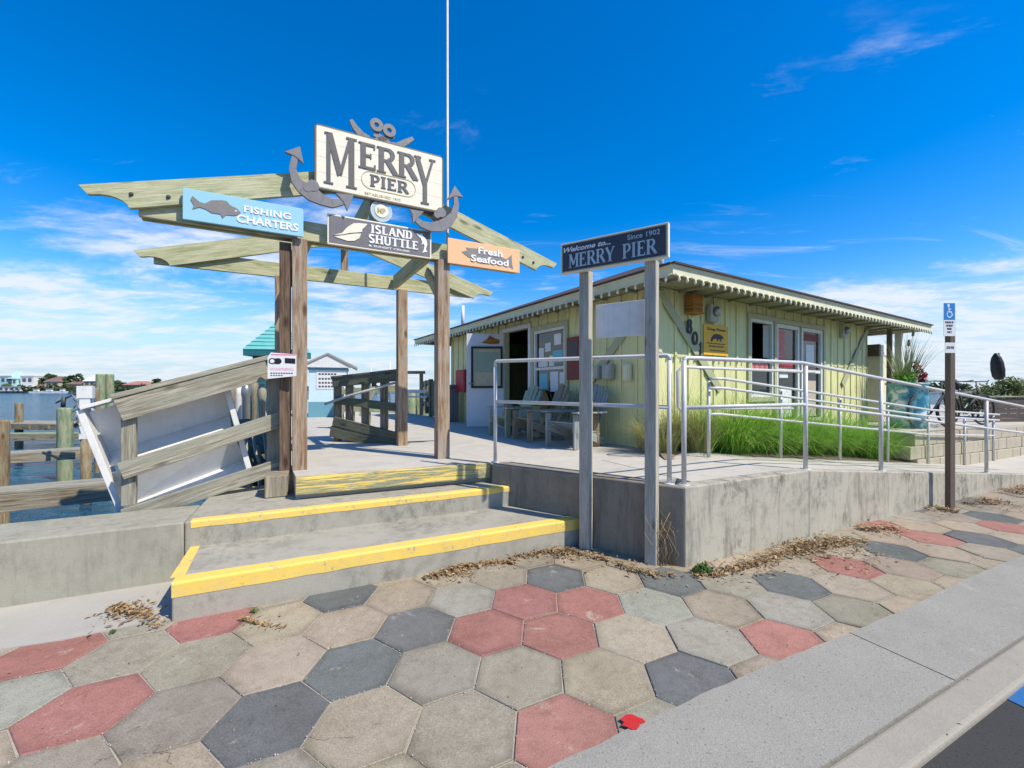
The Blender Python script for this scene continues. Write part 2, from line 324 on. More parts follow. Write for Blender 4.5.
# ------------------------------------------------------------------ mesh building
ORG = {}
class MB:
    def __init__(s): s.v = []; s.f = []; s.uv = []; s.mi = []; s.col = []; s.cur = 0; s.tint = None; s.smooth = False; s.sm = []
    def face(s, idx, uvs=None):
        s.f.append(tuple(idx)); s.mi.append(s.cur); s.sm.append(s.smooth)
        if uvs is None: uvs = [(s.v[i][0] + s.v[i][1] * .37, s.v[i][2] + s.v[i][1] * .6) for i in idx]
        s.uv.append(uvs); s.col.append(s.tint)
    def hexa(s, c, uo=None):                     # 8 corners: bottom 4 ccw then top 4; uv along 0->1
        b = len(s.v); s.v += [tuple(p) for p in c]
        o = uo if uo is not None else (R.uniform(0, 40), R.uniform(0, 40))
        L = (Vector(c[1]) - Vector(c[0])).length; W = (Vector(c[3]) - Vector(c[0])).length; H = (Vector(c[4]) - Vector(c[0])).length
        def q(i, a, w): s.face([b + k for k in i], [(o[0] + x, o[1] + y) for x, y in ((0, w), (a, w), (a, 0), (0, 0))] if False else [(o[0] + x, o[1] + y) for x, y in w])
        q((0, 3, 2, 1), 0, ((0, 0), (0, W), (L, W), (L, 0)))
        q((4, 5, 6, 7), 0, ((0, 0), (L, 0), (L, W), (0, W)))
        q((0, 1, 5, 4), 0, ((0, W), (L, W), (L, W + H), (0, W + H)))
        q((2, 3, 7, 6), 0, ((L, -H), (0, -H), (0, 0), (L, 0)))
        q((1, 2, 6, 5), 0, ((L, 0), (L + .02, W), (L + .02, W + H), (L, H)))
        q((3, 0, 4, 7), 0, ((0, W), (.02, 0), (.02, H), (0, W + H)))
    def board(s, a, b, w, h, up=UP, end0=0.0, end1=0.0):    # centre line a->b, w sideways, h along up
        a = Vector(a); b = Vector(b); d = (b - a).normalized(); side = d.cross(up)
        if side.length < 1e-6: side = d.cross(Vector((0, 1, 0)))
        side.normalize(); u = side.cross(d).normalized()
        a = a - d * end0; b = b + d * end1; S = side * w / 2; U = u * h / 2
        s.hexa([a + S - U, b + S - U, b - S - U, a - S - U, a + S + U, b + S + U, b - S + U, a - S + U])
    def post(s, p, z0, z1, w, d, ax):            # vertical post, ax = direction of its width
        p = Vector((p[0], p[1], 0)); X = Vector((ax.x, ax.y, 0)) * w / 2; Y = Vector((-ax.y, ax.x, 0)) * d / 2
        c = []
        lo = UP * z0; hi = UP * z1
        s.hexa([p + lo - X - Y, p + hi - X - Y, p + hi - X + Y, p + lo - X + Y, p + lo + X - Y, p + hi + X - Y, p + hi + X + Y, p + lo + X + Y])
    def box(s, c, sx, sy, sz, ax=Vector((1, 0, 0))):        # centred at the bottom
        c = Vector(c); X = ax * sx / 2; Y = Vector((-ax.y, ax.x, 0)) * sy / 2; Z = UP * sz
        s.hexa([c - X - Y, c + X - Y, c + X + Y, c - X + Y, c - X - Y + Z, c + X - Y + Z, c + X + Y + Z, c - X + Y + Z])
    def prism(s, poly, o, X, Y, t, uo=(0, 0)):   # polygon in plane (X,Y) at o; extruded by vector t
        n = len(poly); b = len(s.v); t = Vector(t); o = Vector(o); X = Vector(X); Y = Vector(Y)
        ar = sum(poly[i][0] * poly[(i + 1) % n][1] - poly[(i + 1) % n][0] * poly[i][1] for i in range(n))
        if (ar > 0) != (X.cross(Y).dot(t) > 0): poly = poly[::-1]
        s.v += [tuple(o + X * p[0] + Y * p[1]) for p in poly] + [tuple(o + X * p[0] + Y * p[1] + t) for p in poly]
        uv = [(p[0] + uo[0], p[1] + uo[1]) for p in poly]
        s.face([b + i for i in range(n)][::-1], uv[::-1]); s.face([b + n + i for i in range(n)], uv)
        for i in range(n):
            j = (i + 1) % n; s.face((b + i, b + j, b + n + j, b + n + i), [uv[i], uv[j], (uv[j][0], uv[j][1] + .02), (uv[i][0], uv[i][1] + .02)])
    def slab(s, poly, z0, z1): s.prism([(p[0], p[1]) for p in poly], (0, 0, z0), (1, 0, 0), (0, 1, 0), (0, 0, z1 - z0))
    def sheet(s, pts):
        b = len(s.v); s.v += [tuple(p) for p in pts]; s.face(range(b, b + len(pts)), [(p[0], p[1]) for p in pts])
    def tube(s, pts, r, n=8, caps=True, closed=False):
        pts = [Vector(p) for p in pts]; rs = r if isinstance(r, (list, tuple)) else [r] * len(pts); b = len(s.v); m = len(pts)
        old = s.smooth; s.smooth = True; ref = None; dist = 0; us = []
        for i, p in enumerate(pts):
            if closed: d = pts[(i + 1) % m] - pts[i - 1]
            else: d = pts[min(i + 1, m - 1)] - pts[max(i - 1, 0)]
            d.normalize()
            if ref is None: ref = d.orthogonal().normalized()
            ref = (ref - d * ref.dot(d)); ref = ref.normalized() if ref.length > 1e-6 else d.orthogonal().normalized()
            q = d.cross(ref)
            s.v += [tuple(p + (ref * cos(2 * pi * k / n) + q * sin(2 * pi * k / n)) * rs[i]) for k in range(n)]
            if i: dist += (pts[i] - pts[i - 1]).length
            us.append(dist)
        for i in range(m if closed else m - 1):
            j = (i + 1) % m
            for k in range(n):
                l = (k + 1) % n; c = 2 * pi * max(rs) / n
                s.face((b + i * n + k, b + i * n + l, b + j * n + l, b + j * n + k), [(us[i], k * c), (us[i], (k + 1) * c), (us[j], (k + 1) * c), (us[j], k * c)])
        s.smooth = False
        if caps and not closed:
            s.face([b + k for k in range(n)][::-1]); s.face([b + (m - 1) * n + k for k in range(n)])
        s.smooth = old
    def lathe(s, c, prof, n=24, jit=0.0):          # prof: (radius, z) from bottom to top
        c = Vector(c); s.tube([c + UP * z + Vector((1e-5 * i, 0, 0)) for i, (r, z) in enumerate(prof)], [r for r, z in prof], n)
    def build(s, name, mats, parent=None, bevel=0.0, smooth=False, local=False, seg=2):
        me = bpy.data.meshes.new(name)
        if parent is not None: org = ORG[parent]
        elif local: org = Vector((0, 0, 0))
        else:
            xs = [p[0] for p in s.v]; ys = [p[1] for p in s.v]; org = Vector(((min(xs) + max(xs)) / 2, (min(ys) + max(ys)) / 2, min(p[2] for p in s.v)))
        me.from_pydata([(p[0] - org[0], p[1] - org[1], p[2] - org[2]) for p in s.v], [], s.f)
        uvl = me.uv_layers.new(name='UVMap'); k = 0; flat = []
        for u in s.uv:
            for c in u: flat += [c[0], c[1]]
        uvl.data.foreach_set('uv', flat)
        if isinstance(mats, str): mats = [mats]
        for m in mats: me.materials.append(MATS[m])
        me.polygons.foreach_set('material_index', s.mi); me.polygons.foreach_set('use_smooth', [x or smooth for x in s.sm])
        if any(c is not None for c in s.col):
            at_ = me.color_attributes.new('tint', 'FLOAT_COLOR', 'CORNER'); fl = []
            for c, u in zip(s.col, s.uv):
                for i_ in range(len(u)): fl += list((c[i_] if isinstance(c, list) else c) or (.3, .3, .3)) + [1]
            at_.data.foreach_set('color', fl)
        me.update()
        o = bpy.data.objects.new(name, me); COL.objects.link(o)
        if parent is not None: o.parent = parent
        else: o.location = org
        ORG[o] = Vector(org)
        if bevel:
            b = o.modifiers.new('bevel', 'BEVEL'); b.width = bevel; b.segments = seg; b.limit_method = 'ANGLE'; b.angle_limit = radians(40); b.harden_normals = False
        return o
def tag(o, label, cat, group=None):
    o['label'] = label; o['category'] = cat
    if group: o['group'] = group
    return o
def struct(o, kind='structure'): o['kind'] = kind; return o
def root(name, label, cat, loc=(0, 0, 0), group=None):
    o = bpy.data.objects.new(name, None); COL.objects.link(o); o.location = loc; o.empty_display_size = .1; ORG[o] = Vector(loc); return tag(o, label, cat, group)
def dup(r, loc, rz, label, scale=1.0):
    def cp(o, par):
        c = o.copy(); COL.objects.link(c); c.parent = par
        for ch in [q for q in bpy.data.objects if q.parent == o and q != c]: cp(ch, c)
        return c
    n = cp(r, None); n.location = loc; n.rotation_euler = (0, 0, rz); n['label'] = label; n.scale = (scale,) * 3; return n

# ------------------------------------------------------------------ lettering
def arc(cx, cy, rx, ry, a0, a1, w, n=10, w1=None):
    w1 = w if w1 is None else w1; out = []; inn = []
    for i in range(n + 1):
        a = radians(a0 + (a1 - a0) * i / n); ww = w
        kx = w1 + (w - w1) * abs(cos(a))
        out.append((cx + (rx + kx / 2) * cos(a), cy + (ry + kx / 2) * sin(a))); inn.append((cx + (rx - kx / 2) * cos(a), cy + (ry - kx / 2) * sin(a)))
    return out + inn[::-1]
def ln(x0, y0, x1, y1, w):
    d = sqrt((x1 - x0) ** 2 + (y1 - y0) ** 2); nx = -(y1 - y0) / d * w / 2; ny = (x1 - x0) / d * w / 2
    return [(x0 + nx, y0 + ny), (x0 - nx, y0 - ny), (x1 - nx, y1 - ny), (x1 + nx, y1 + ny)]
def rc(x0, y0, x1, y1): return [(x0, y0), (x1, y0), (x1, y1), (x0, y1)]
def glyph(ch, T=.2, t=.08, S=.08, sh=.06):       # thick stroke, thin stroke, serif overhang and height; cap height 1
    g = []
    def stem(x, y0=0, y1=1, w=T, s0=True, s1=True):
        g.append(rc(x - w / 2, y0, x + w / 2, y1))
        if s0: g.append(rc(x - w / 2 - S, y0, x + w / 2 + S, y0 + sh))
        if s1: g.append(rc(x - w / 2 - S, y1 - sh, x + w / 2 + S, y1))
    def bar(x0, x1, y, w=t): g.append(rc(x0, y - w / 2, x1, y + w / 2))
    W = .8
    if ch == 'M':
        W = 1.0; stem(.14, w=t * 1.3, s1=False); stem(.84, w=T); g.append(ln(.17, .98, .49, .22, T)); g.append(ln(.49, .22, .80, .98, t * 1.1)); g.append(rc(.02, 1 - sh, .24, 1))
    elif ch == 'N':
        W = .95; stem(.14, w=t * 1.3, s1=False); stem(.82, w=t * 1.3, s0=False); g.append(ln(.17, .95, .80, .05, T)); g.append(rc(.02, 1 - sh, .24, 1))
    elif ch == 'E':
        W = .74; stem(.2); bar(.2, .68, 1 - t / 2); bar(.2, .70, t / 2); bar(.2, .52, .52); g += [rc(.62, .80, .68, 1), rc(.64, 0, .70, .22), rc(.48, .42, .53, .62)]
    elif ch == 'R':
        W = .86; stem(.2); bar(.2, .46, 1 - t / 2); bar(.2, .46, .50); g.append(arc(.46, .75, .21, .25 - t / 2, -90, 90, T * .9, w1=t)); g.append(ln(.46, .50, .80, .03, T)); g.append(rc(.68, 0, .92, sh))
    elif ch == 'P':
        W = .76; stem(.2); bar(.2, .44, 1 - t / 2); bar(.2, .44, .44); g.append(arc(.44, .72, .21, .28 - t / 2, -90, 90, T * .9, w1=t))
    elif ch == 'Y':
        W = .86; stem(.44, y1=.5, s1=False); g.append(ln(.12, .98, .44, .42, T)); g.append(ln(.46, .42, .76, .98, t * 1.1)); g += [rc(0, 1 - sh, .28, 1), rc(.62, 1 - sh, .88, 1)]
    elif ch == 'I': W = .42; stem(.2)
    elif ch == 'L': W = .7; stem(.2); bar(.2, .64, t / 2); g.append(rc(.58, 0, .64, .24))
    elif ch == 'T': W = .78; stem(.39, s1=False); bar(.02, .76, 1 - t / 2); g += [rc(.02, .78, .08, 1), rc(.70, .78, .76, 1)]
    elif ch == 'H': W = .9; stem(.18); stem(.72); bar(.2, .7, .52)
    elif ch == 'U': W = .86; stem(.18, y0=.3, s0=False); stem(.68, y0=.3, s0=False, w=T * .8); g.append(arc(.43, .3, .25, .26, 180, 360, T * .9, w1=t))
    elif ch == 'A': W = .86; g += [ln(.12, .03, .42, .98, t * 1.2), ln(.44, .98, .72, .03, T)]; bar(.24, .62, .34); g += [rc(0, 0, .24, sh), rc(.60, 0, .88, sh)]
    elif ch == 'D': W = .84; stem(.2); bar(.2, .42, 1 - t / 2); bar(.2, .42, t / 2); g.append(arc(.42, .5, .27, .5 - t / 2, -90, 90, T, w1=t, n=14))
    elif ch == 'S': W = .68; g.append(arc(.34, .735, .22, .265 - t / 2, 20, 270, t * 1.6, n=12)); g.append(arc(.34, .265, .22, .265 - t / 2, -160, 90, t * 1.6, n=12))
    elif ch == 'C': W = .8; g.append(arc(.42, .5, .31, .5 - t / 2, 40, 320, T * .9, w1=t, n=14))
    elif ch == '8': W = .6; g.append(arc(.3, .76, .17, .18, 0, 360, t * 1.5, n=18)); g.append(arc(.3, .28, .21, .23, 0, 360, t * 1.6, n=18))
    elif ch == '0': W = .6; g.append(arc(.3, .5, .22, .42, 0, 360, t * 1.6, n=20))
    elif ch == '1': W = .4; g.append(rc(.14, 0, .30, 1)); g.append(ln(.02, .78, .18, .95, .1))
    else: W = .4
    return g, W
def letters(mb, text, pl, s0, s1, z0, z1, th=.006, gap=.05, off=0.0, z0b=None, z1b=None, **kw):
    """raised letters filling s0..s1, z0..z1 of a plane; z0b/z1b let the baseline drift"""
    gl = [glyph(c, **kw) for c in text]; tot = sum(w for _, w in gl) + gap * (len(gl) - 1); k = (s1 - s0) / tot; x = 0; h = z1 - z0; i = 0
    for g, w in gl:
        for poly in g:
            i += 1
            pts = [(s0 + (x + p[0]) * k, z0 + p[1] * h) for p in poly]
            mb.prism([(a, b) for a, b in pts], pl.o + pl.n * off, pl.d, UP, pl.n * (th + .00025 * (i % 7)))
        x += w + gap
_tc = {}
def text(mb, s, pl, s0, s1, z0, z1, th=.004, off=0.0, bold=0.0, shear=0.0, space=1.0):
    key = (s, bold, shear, space)
    if key not in _tc:
        cu = bpy.data.curves.new('t', 'FONT'); cu.body = s; cu.offset = bold; cu.shear = shear; cu.space_character = space; cu.resolution_u = 3
        ob = bpy.data.objects.new('t', cu); COL.objects.link(ob)
        dg = bpy.context.evaluated_depsgraph_get(); me = ob.evaluated_get(dg).to_mesh()
        vs = [(v.co.x, v.co.y) for v in me.vertices]; fs = [tuple(p.vertices) for p in me.polygons]
        ob.evaluated_get(dg).to_mesh_clear(); bpy.data.objects.remove(ob); bpy.data.curves.remove(cu); _tc[key] = (vs, fs)
    vs, fs = _tc[key]
    x0 = min(v[0] for v in vs); x1 = max(v[0] for v in vs); y0 = min(v[1] for v in vs); y1 = max(v[1] for v in vs)
    kx = (s1 - s0) / (x1 - x0); ky = (z1 - z0) / (y1 - y0); b = len(mb.v)
    ed = {}
    for f in fs:
        for i in range(len(f)):
            e = (f[i], f[(i + 1) % len(f)])
            if (e[1], e[0]) in ed: del ed[(e[1], e[0])]
            else: ed[e] = 1
    base = [pl.p(s0 + (v[0] - x0) * kx, z0 + (v[1] - y0) * ky, off) for v in vs]
    mb.v += [tuple(p) for p in base] + [tuple(p + pl.n * th) for p in base]; n = len(vs)
    for f in fs: mb.face([b + n + i for i in f])
    for i, j in ed: mb.face((b + i, b + j, b + n + j, b + n + i))
# ================================================================== the setting: water, ground, paving
m = MB(); m.sheet([(-2500, -200, -1.0), (2500, -200, -1.0), (2500, 3000, -1.0), (-2500, 3000, -1.0)]); struct(m.build('water', 'water'))
WL = Vector((-2.537, 3.34, 0)) + SN * -.0                      # seawall face line through the second step
def sl_(o, t, n=0.0): return Vector((o.x, o.y, 0)) + ST * t + SN * n
K0 = Vector((.571, 1.888, 0))                                   # edge pavers / concrete strip
g1 = sl_(K0, -60, -.60); g2 = sl_(K0, 60, -.60)
m = MB(); m.slab([g1, g2, sl_(P0, 58, .3), sl_(P0, .2, .3), sl_(P0, -.3, .9), sl_(WL, 1, .3), sl_(WL, -60, .1)], -1.4, -.008); struct(m.build('ground', 'joint'))
# road, kerb, concrete strip
m = MB(); m.sheet([sl_(K0, -60, -.55) - UP * .022, sl_(K0, -60, -14) - UP * .022, sl_(K0, 60, -14) - UP * .022, sl_(K0, 60, -.55) - UP * .022]); struct(m.build('road', 'asphalt'))
m = MB()
t = -30
while t < 30: m.hexa([sl_(K0, t + .004, -.63) - UP * .3, sl_(K0, t + 2.996, -.63) - UP * .3, sl_(K0, t + 2.996, -.482) - UP * .3, sl_(K0, t + .004, -.482) - UP * .3] + [sl_(K0, t + a, b) + UP * .010 for a, b in ((.004, -.63), (2.996, -.63), (2.996, -.482), (.004, -.482))]); t += 3
struct(m.build('kerb', 'conc_kerb', bevel=.018, seg=3))
m = MB(); t = -24.0; js = [-9.3, -1.72, 1.55, 5.2, 9.6, 14, 20]; e0 = 0.0
while t < 24:
    L_ = .09; e1 = R.uniform(-.005, .006) + .012 * sin(t * 2.3); k_ = min(abs(t - j_) for j_ in js); z_ = .0125 if k_ > .05 else .0085
    cs = [(t, -.478), (t + L_, -.478), (t + L_, e1), (t, e0)]; k = len(m.v)
    m.v += [tuple(sl_(K0, a, b) + UP * -.012) for a, b in cs] + [tuple(sl_(K0, a, b + (-.006 if b > -.4 else .0)) + UP * z_) for a, b in cs]
    m.face([k + 4, k + 5, k + 6, k + 7]); m.face([k + 3, k + 7, k + 6, k + 2][::-1]); m.face([k, k + 1, k + 5, k + 4]); m.face([k + 1, k + 2, k + 6, k + 5]); m.face([k, k + 4, k + 7, k + 3]); e0 = e1; t += L_
struct(m.build('pavement_edge', 'conc_walk'))
pm = MB(); q = ground(1013, 692, -.022); pm.sheet([q + ST * a + SN * b + UP * .004 for a, b in ((-.22, -.9), (1.1, -.9), (1.1, .02), (-.10, .02))]); struct(pm.build('road_marking', 'mark_blue'))
pm = MB(); q = ground(632, 722, .0165); pts = []
for k in range(14): a = 2 * pi * k / 14; rr = R.uniform(.03, .06); pts.append(q + Vector((cos(a) * rr * 1.1, sin(a) * rr * .8, 0)))
pm.sheet(pts); struct(pm.build('pavement_paint', 'red_paint'))
# hexagonal pavers
Rr = (.44, .215, .18); Bb = (.185, .195, .188); Tt = (.43, .365, .275); Gg = (.37, .335, .265); Ll = (.38, .37, .305)
CM = {}
for k, c in {(0, 0): 'R', (0, 1): 'R', (1, 1): 'R', (1, 0): 'R', (5, 3): 'R', (7, 5): 'R', (9, 6): 'R', (4, 2): 'B', (6, 4): 'B', (8, 5): 'B', (9, 7): 'B', (4, 0): 'R', (4, 1): 'L', (2, 2): 'B', (0, 2): 'B',
             (-2, 1): 'T', (-1, 1): 'L', (2, 1): 'L', (3, 1): 'T', (-3, 1): 'B', (-4, 0): 'R', (-3, 0): 'T', (-2, 0): 'T', (-1, 0): 'B', (2, 0): 'T', (3, 0): 'L', (-6, 0): 'G', (-7, 0): 'G', (-5, 0): 'G', (-5, -1): 'R', (-4, -1): 'G',
             (-3, -1): 'G', (-2, -1): 'T', (-1, -1): 'B', (0, -1): 'G', (1, -1): 'G', (2, -1): 'T', (3, -1): 'B', (-4, -2): 'L', (-3, -2): 'R', (-2, -2): 'G', (-1, -2): 'B', (0, -2): 'T', (1, -2): 'G', (2, -2): 'R', (3, -2): 'G', (1, 2): 'T', (3, 2): 'G', (5, 2): 'T', (6, 3): 'T', (6, 2): 'T', (4, 3): 'T', (5, 4): 'T', (4, 4): 'T', (7, 4): 'T', (6, 5): 'T', (7, 3): 'G', (8, 4): 'G', (8, 6): 'T', (7, 6): 'T', (3, 3): 'T', (2, 3): 'T', (5, 1): 'G', (-1, 3): 'G', (0, 3): 'T', (9, 5): 'T', (10, 6): 'T'}.items(): CM[k] = c
CC = {'R': Rr, 'B': Bb, 'T': Tt, 'G': Gg, 'L': Ll}
gr = MB(); m = MB(); E1 = Vector((.447, -.031, 0)); E2 = Vector((.25, .371, 0)); C0 = Vector((-.156, 2.633, 0))
for a in range(-22, 34):
    for b in range(-14, 24):
        c = C0 + E1 * a + E2 * b
        if (c - K0).dot(SN) < -.28: continue
        if (c - P0).dot(SN) > .45 and (c - P0).dot(ST) > -.2: continue
        if (c - WL).dot(SN) > .2: continue
        if abs((c - K0).dot(ST)) > 22: continue
        k = CM.get((a, b)) or R.choice('TTTGGGLTTTTTGBR')
        col = CC[k]; v = R.uniform(.90, 1.08); col = tuple(x * v * R.uniform(.97, 1.03) for x in col)
        h = R.uniform(-.0035, .0025); tl = (R.uniform(-.010, .010), R.uniform(-.010, .010)); rr = .4486 / sqrt(3) - .0022
        ring = []
        for q in range(6):
            an = radians(-4 + 30 + 60 * q); ring.append((rr * (1 + R.uniform(-.016, .005)), an))
        if abs(c.x) < 7 and c.y < 6.5:
            for _ in range(16):
                q = R.randrange(6); f = R.random(); A = ring[q]; B = ring[(q + 1) % 6]; dx = cos(A[1]) * A[0] * (1 - f) + cos(B[1]) * B[0] * f + R.gauss(0, .004); dy = sin(A[1]) * A[0] * (1 - f) + sin(B[1]) * B[0] * f + R.gauss(0, .004); s_ = R.uniform(.0012, .0042); k = len(gr.v); sy = s_ * R.uniform(.5, 1.4)
                gr.v += [(c.x + dx + s_, c.y + dy, .001), (c.x + dx, c.y + dy + sy, .001), (c.x + dx - s_, c.y + dy, .001), (c.x + dx, c.y + dy - sy, .001), (c.x + dx, c.y + dy, .001 + s_)]
                for i in range(4): gr.face((k + i, k + (i + 1) % 4, k + 4))
        n = len(m.v)
        for k2, (f, z) in enumerate(((1, -.03), (1, -.004), (.985, 0))):
            for r2, an in ring:
                dx = cos(an) * r2 * f; dy = sin(an) * r2 * f; m.v.append((c.x + dx, c.y + dy, z + h + dx * tl[0] + dy * tl[1]))
        rim = [mul(col, R.uniform(.66, 1.06)) for _ in range(6)]; ctr = mul(col, R.uniform(.97, 1.06)); n3_ = len(m.v)
        for r2, an in ring:
            f = .80 + R.uniform(-.06, .05); dx = cos(an) * r2 * f; dy = sin(an) * r2 * f; m.v.append((c.x + dx, c.y + dy, h + dx * tl[0] + dy * tl[1]))
        m.tint = ctr; m.face([n3_ + i for i in range(6)])
        for i in range(6): j = (i + 1) % 6; m.tint = [rim[i], rim[j], ctr, ctr]; m.face((n + 12 + i, n + 12 + j, n3_ + j, n3_ + i))
        for lv in (0, 1):
            m.tint = col if lv else mul(col, .85)
            for i in range(6): j = (i + 1) % 6; m.face((n + lv * 6 + i, n + lv * 6 + j, n + lv * 6 + 6 + j, n + lv * 6 + 6 + i))
m.tint = None
struct(m.build('pavement', 'paver')); struct(gr.build('joint_grit', 'grit'), 'stuff')
# pale concrete apron left of the steps
SF = Vector((-2.19, 2.72, 0)); SB = Vector((-2.57, 3.40, 0))
m = MB(); m.slab([sl_(WL, -.02, .05), sl_(WL, -12, .05), ground(-1200, 735) + ST * 0 if False else sl_(ground(0, 650), -10, 0), ground(0, 650), ground(60, 641), ground(112, 630), ground(150, 622), Vector((-2.16, 2.74, 0))], -.02, .006); struct(m.build('footpath', 'conc_apron'))
# seawall
m = MB(); t = -.02
a0 = sl_(WL, -.03, 0)
for k in range(5):
    p = sl_(WL, -1.32 - k * 4 if k else -.045); q = sl_(WL, -1.325 - (k - 1) * 4 if False else (-.045 if k == 0 else -1.325 - (k - 1) * 4))
    l = -1.32 - k * 4; r_ = -.045 if k == 0 else -1.325 - (k - 1) * 4
    cs = [(l, 0), (r_, 0), (r_, .56), (l, .56)]
    m.hexa([sl_(WL, a, b) + UP * -1.3 for a, b in cs] + [sl_(WL, a, b) + UP * .455 for a, b in cs])
tag(m.build('seawall', 'conc_seawall', bevel=.014), 'low grey concrete seawall running left from the yellow edged steps', 'sea wall')

# steps
nose = lambda o, t, n=0.0: sl_(o, t, n)
wallpt = lambda s: Vector((1.45 - 1.694 * s, 3.545 + 1.145 * s, 0))
st = root('steps', 'concrete entrance steps with yellow painted nosings leading up to the pier deck', 'steps', (-1, 3.4, 0))
def clip_on_wall(o, n):      # where a street-parallel line meets the side wall of the ramp
    p = sl_(o, 0, n); d = (wallpt(1) - wallpt(0)); a = ST; w = wallpt(0) - p
    den = a.x * d.y - a.y * d.x; tt = (w.x * d.y - w.y * d.x) / den; return p + a * tt
yw = .095
r1 = clip_on_wall(SF, 0); r1b = clip_on_wall(SF, .9)
m = MB(); m.slab([SF, r1, r1b, sl_(SF, -.05, .9)], -.02, .25); m.build('lower_step', 'conc_step', st, bevel=.012)
# painted strips are thin skins wrapped over the nosing
def nosing(o, z, tw, fw, left=None, y='safety_yellow', name='nosing'):
    a = o; b = clip_on_wall(o, 0) - ST * .004; b2 = clip_on_wall(o, tw) - ST * .004; a2 = left or sl_(o, 0, tw); m = MB(); e = .003; n_ = 24
    prof = []
    for i in range(n_ + 1):
        f = i / n_; w = R.uniform(-.004, .004)
        A = a.lerp(b, f); B = a2.lerp(b2, f)
        prof.append([A - SN * e + UP * (z - fw + w), A - SN * e + UP * (z - .012), A - SN * (e - .004) + UP * (z - .003), A + SN * .009 + UP * (z + e), B + SN * w + UP * (z + e)])
    k = len(m.v)
    for p in prof: m.v += [tuple(q) for q in p]
    for i in range(n_):
        for j in range(4): m.face((k + i * 5 + j, k + i * 5 + 5 + j, k + i * 5 + 6 + j, k + i * 5 + 1 + j))
    return m
m = nosing(SF, .25, .11, .095); d_ = (SB - SF).normalized(); q = SF + UP * .2535; m.sheet([q + SN * .09 + ST * -.03, q + SN * .09 + ST * .05, SB + UP * .2535 + ST * .06, SB + UP * .2535 + ST * .0]); m.build('nosing', 'safety_yellow', st)
m = MB(); r2 = clip_on_wall(WL, 0); m.slab([sl_(WL, -.04), r2, clip_on_wall(WL, 1.2), sl_(WL, -.04, 1.2)], -.02, .455); m.build('upper_step', 'conc_step', st, bevel=.012)
nosing(sl_(WL, .0), .455, .075, .055).build('nosing', 'safety_yellow', st)
# deck edge timber
DF = Vector((-2.02, 3.945, 0)); DE = Vector((-.235, 4.745, 0)); dd = (DE - DF).normalized(); dn = Vector((-dd.y, dd.x, 0))
m = MB(); m.board(DF + UP * .5875 + dn * .045, DE + UP * .5875 + dn * .045, .09, .165); m.build('deck_edge_timber', 'worn_yellow', st, bevel=.008)
# deck and terrace slab, ramp
ramp = lambda t: DK if t < 1.73 else DK - (t - 1.73) * .0935 if t < 8.7 else .018
poly = [DF + dn * .09, DE + dn * .085, wallpt(.995), P0, sl_(P0, 1.73), sl_(PB, 1.73), HC - HV * -.0 + HU * .0, HC + HU * 7.1, sl_(PB, 6.65), sl_(PB, 20), Vector((30, 40, 0)), Vector((-14, 34, 0)), DF + HV * 32, DF + HV * .1]
m = MB(); m.slab([DF + dn * .09, DE + dn * .085, Vector((1.96, 5.77, 0)) + HV * .0, HC + HV * 8, DF + HV * 32 + HU * 4, DF + HV * 32], .40, DK - .006)
m.slab([wallpt(.97) + Vector((.17, .2, 0)), wallpt(.12) + Vector((.08, .2, 0)), sl_(P0, 1.7, .1), sl_(PB, 1.73), HC + HU * .4 + HV * .4, DE + dn * .085 + Vector((.03, 0, 0))], .40, DK - .004)
struct(m.build('pier_deck', 'conc_deck'))
m = MB(); m.slab([HC + HU * 7.0, sl_(PB, 6.9, .2), sl_(PB, 22, .2), Vector((30, 22, 0)), HC + HU * 10 + HV * 14, HC + HU * 4 + HV * 10], -.9, DK); struct(m.build('terrace', 'conc_deck'))
# ramp walls: one object, dark side wall and long stained street wall
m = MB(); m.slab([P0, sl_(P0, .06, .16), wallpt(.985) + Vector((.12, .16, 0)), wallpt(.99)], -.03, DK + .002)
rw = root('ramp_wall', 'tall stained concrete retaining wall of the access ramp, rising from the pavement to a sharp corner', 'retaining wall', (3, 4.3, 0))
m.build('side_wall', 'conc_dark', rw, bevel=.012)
def ramp_strip(o, n0, n1, zlow, dz, name, mat_, par, ts, bev=0.0):
    m = MB()
    for i in range(len(ts) - 1):
        a, b = ts[i], ts[i + 1]; f = lambda t, n, z: sl_(o, t, n) + UP * z
        m.hexa([f(a, n0, zlow), f(b, n0, zlow), f(b, n1, zlow), f(a, n1, zlow), f(a, n0, ramp(a) + dz), f(b, n0, ramp(b) + dz), f(b, n1, ramp(b) + dz), f(a, n1, ramp(a) + dz)])
    return m.build(name, mat_, par, bevel=bev)
ramp_strip(P0, 0, .15, -.03, .004, 'street_wall', 'conc_wall', rw, [.004, 1.73, 8.7], .01)
struct(ramp_strip(P0, .1505, 1.45, -.03, 0, 'ramp', 'conc_deck', None, [.25, 1.73, 8.7, 20]))
# soil bed between ramp and shop
m = MB(); f = lambda p: Vector((p.x, p.y, ramp((p - PB).dot(ST)) - .0))
m.v += []; pts = [sl_(PB, .9, .02), sl_(PB, 2.5, .02), sl_(PB, 4.5, .02), sl_(PB, 6.62, .02)]; bk = [HC + HU * .0 + HV * .05, HC + HU * 2.2 + HV * .05, HC + HU * 4.6 + HV * .05, HC + HU * 7.1 + HV * .05]
k = len(m.v)
for p in pts: m.v.append((p.x, p.y, ramp((p - PB).dot(ST)) + .008))
for p in bk: m.v.append((p.x, p.y, ramp((p - PB).dot(ST)) + .07))
for i in range(3): m.face((k + i, k + i + 1, k + 5 + i, k + 4 + i))
struct(m.build('soil_bed', 'soil'))
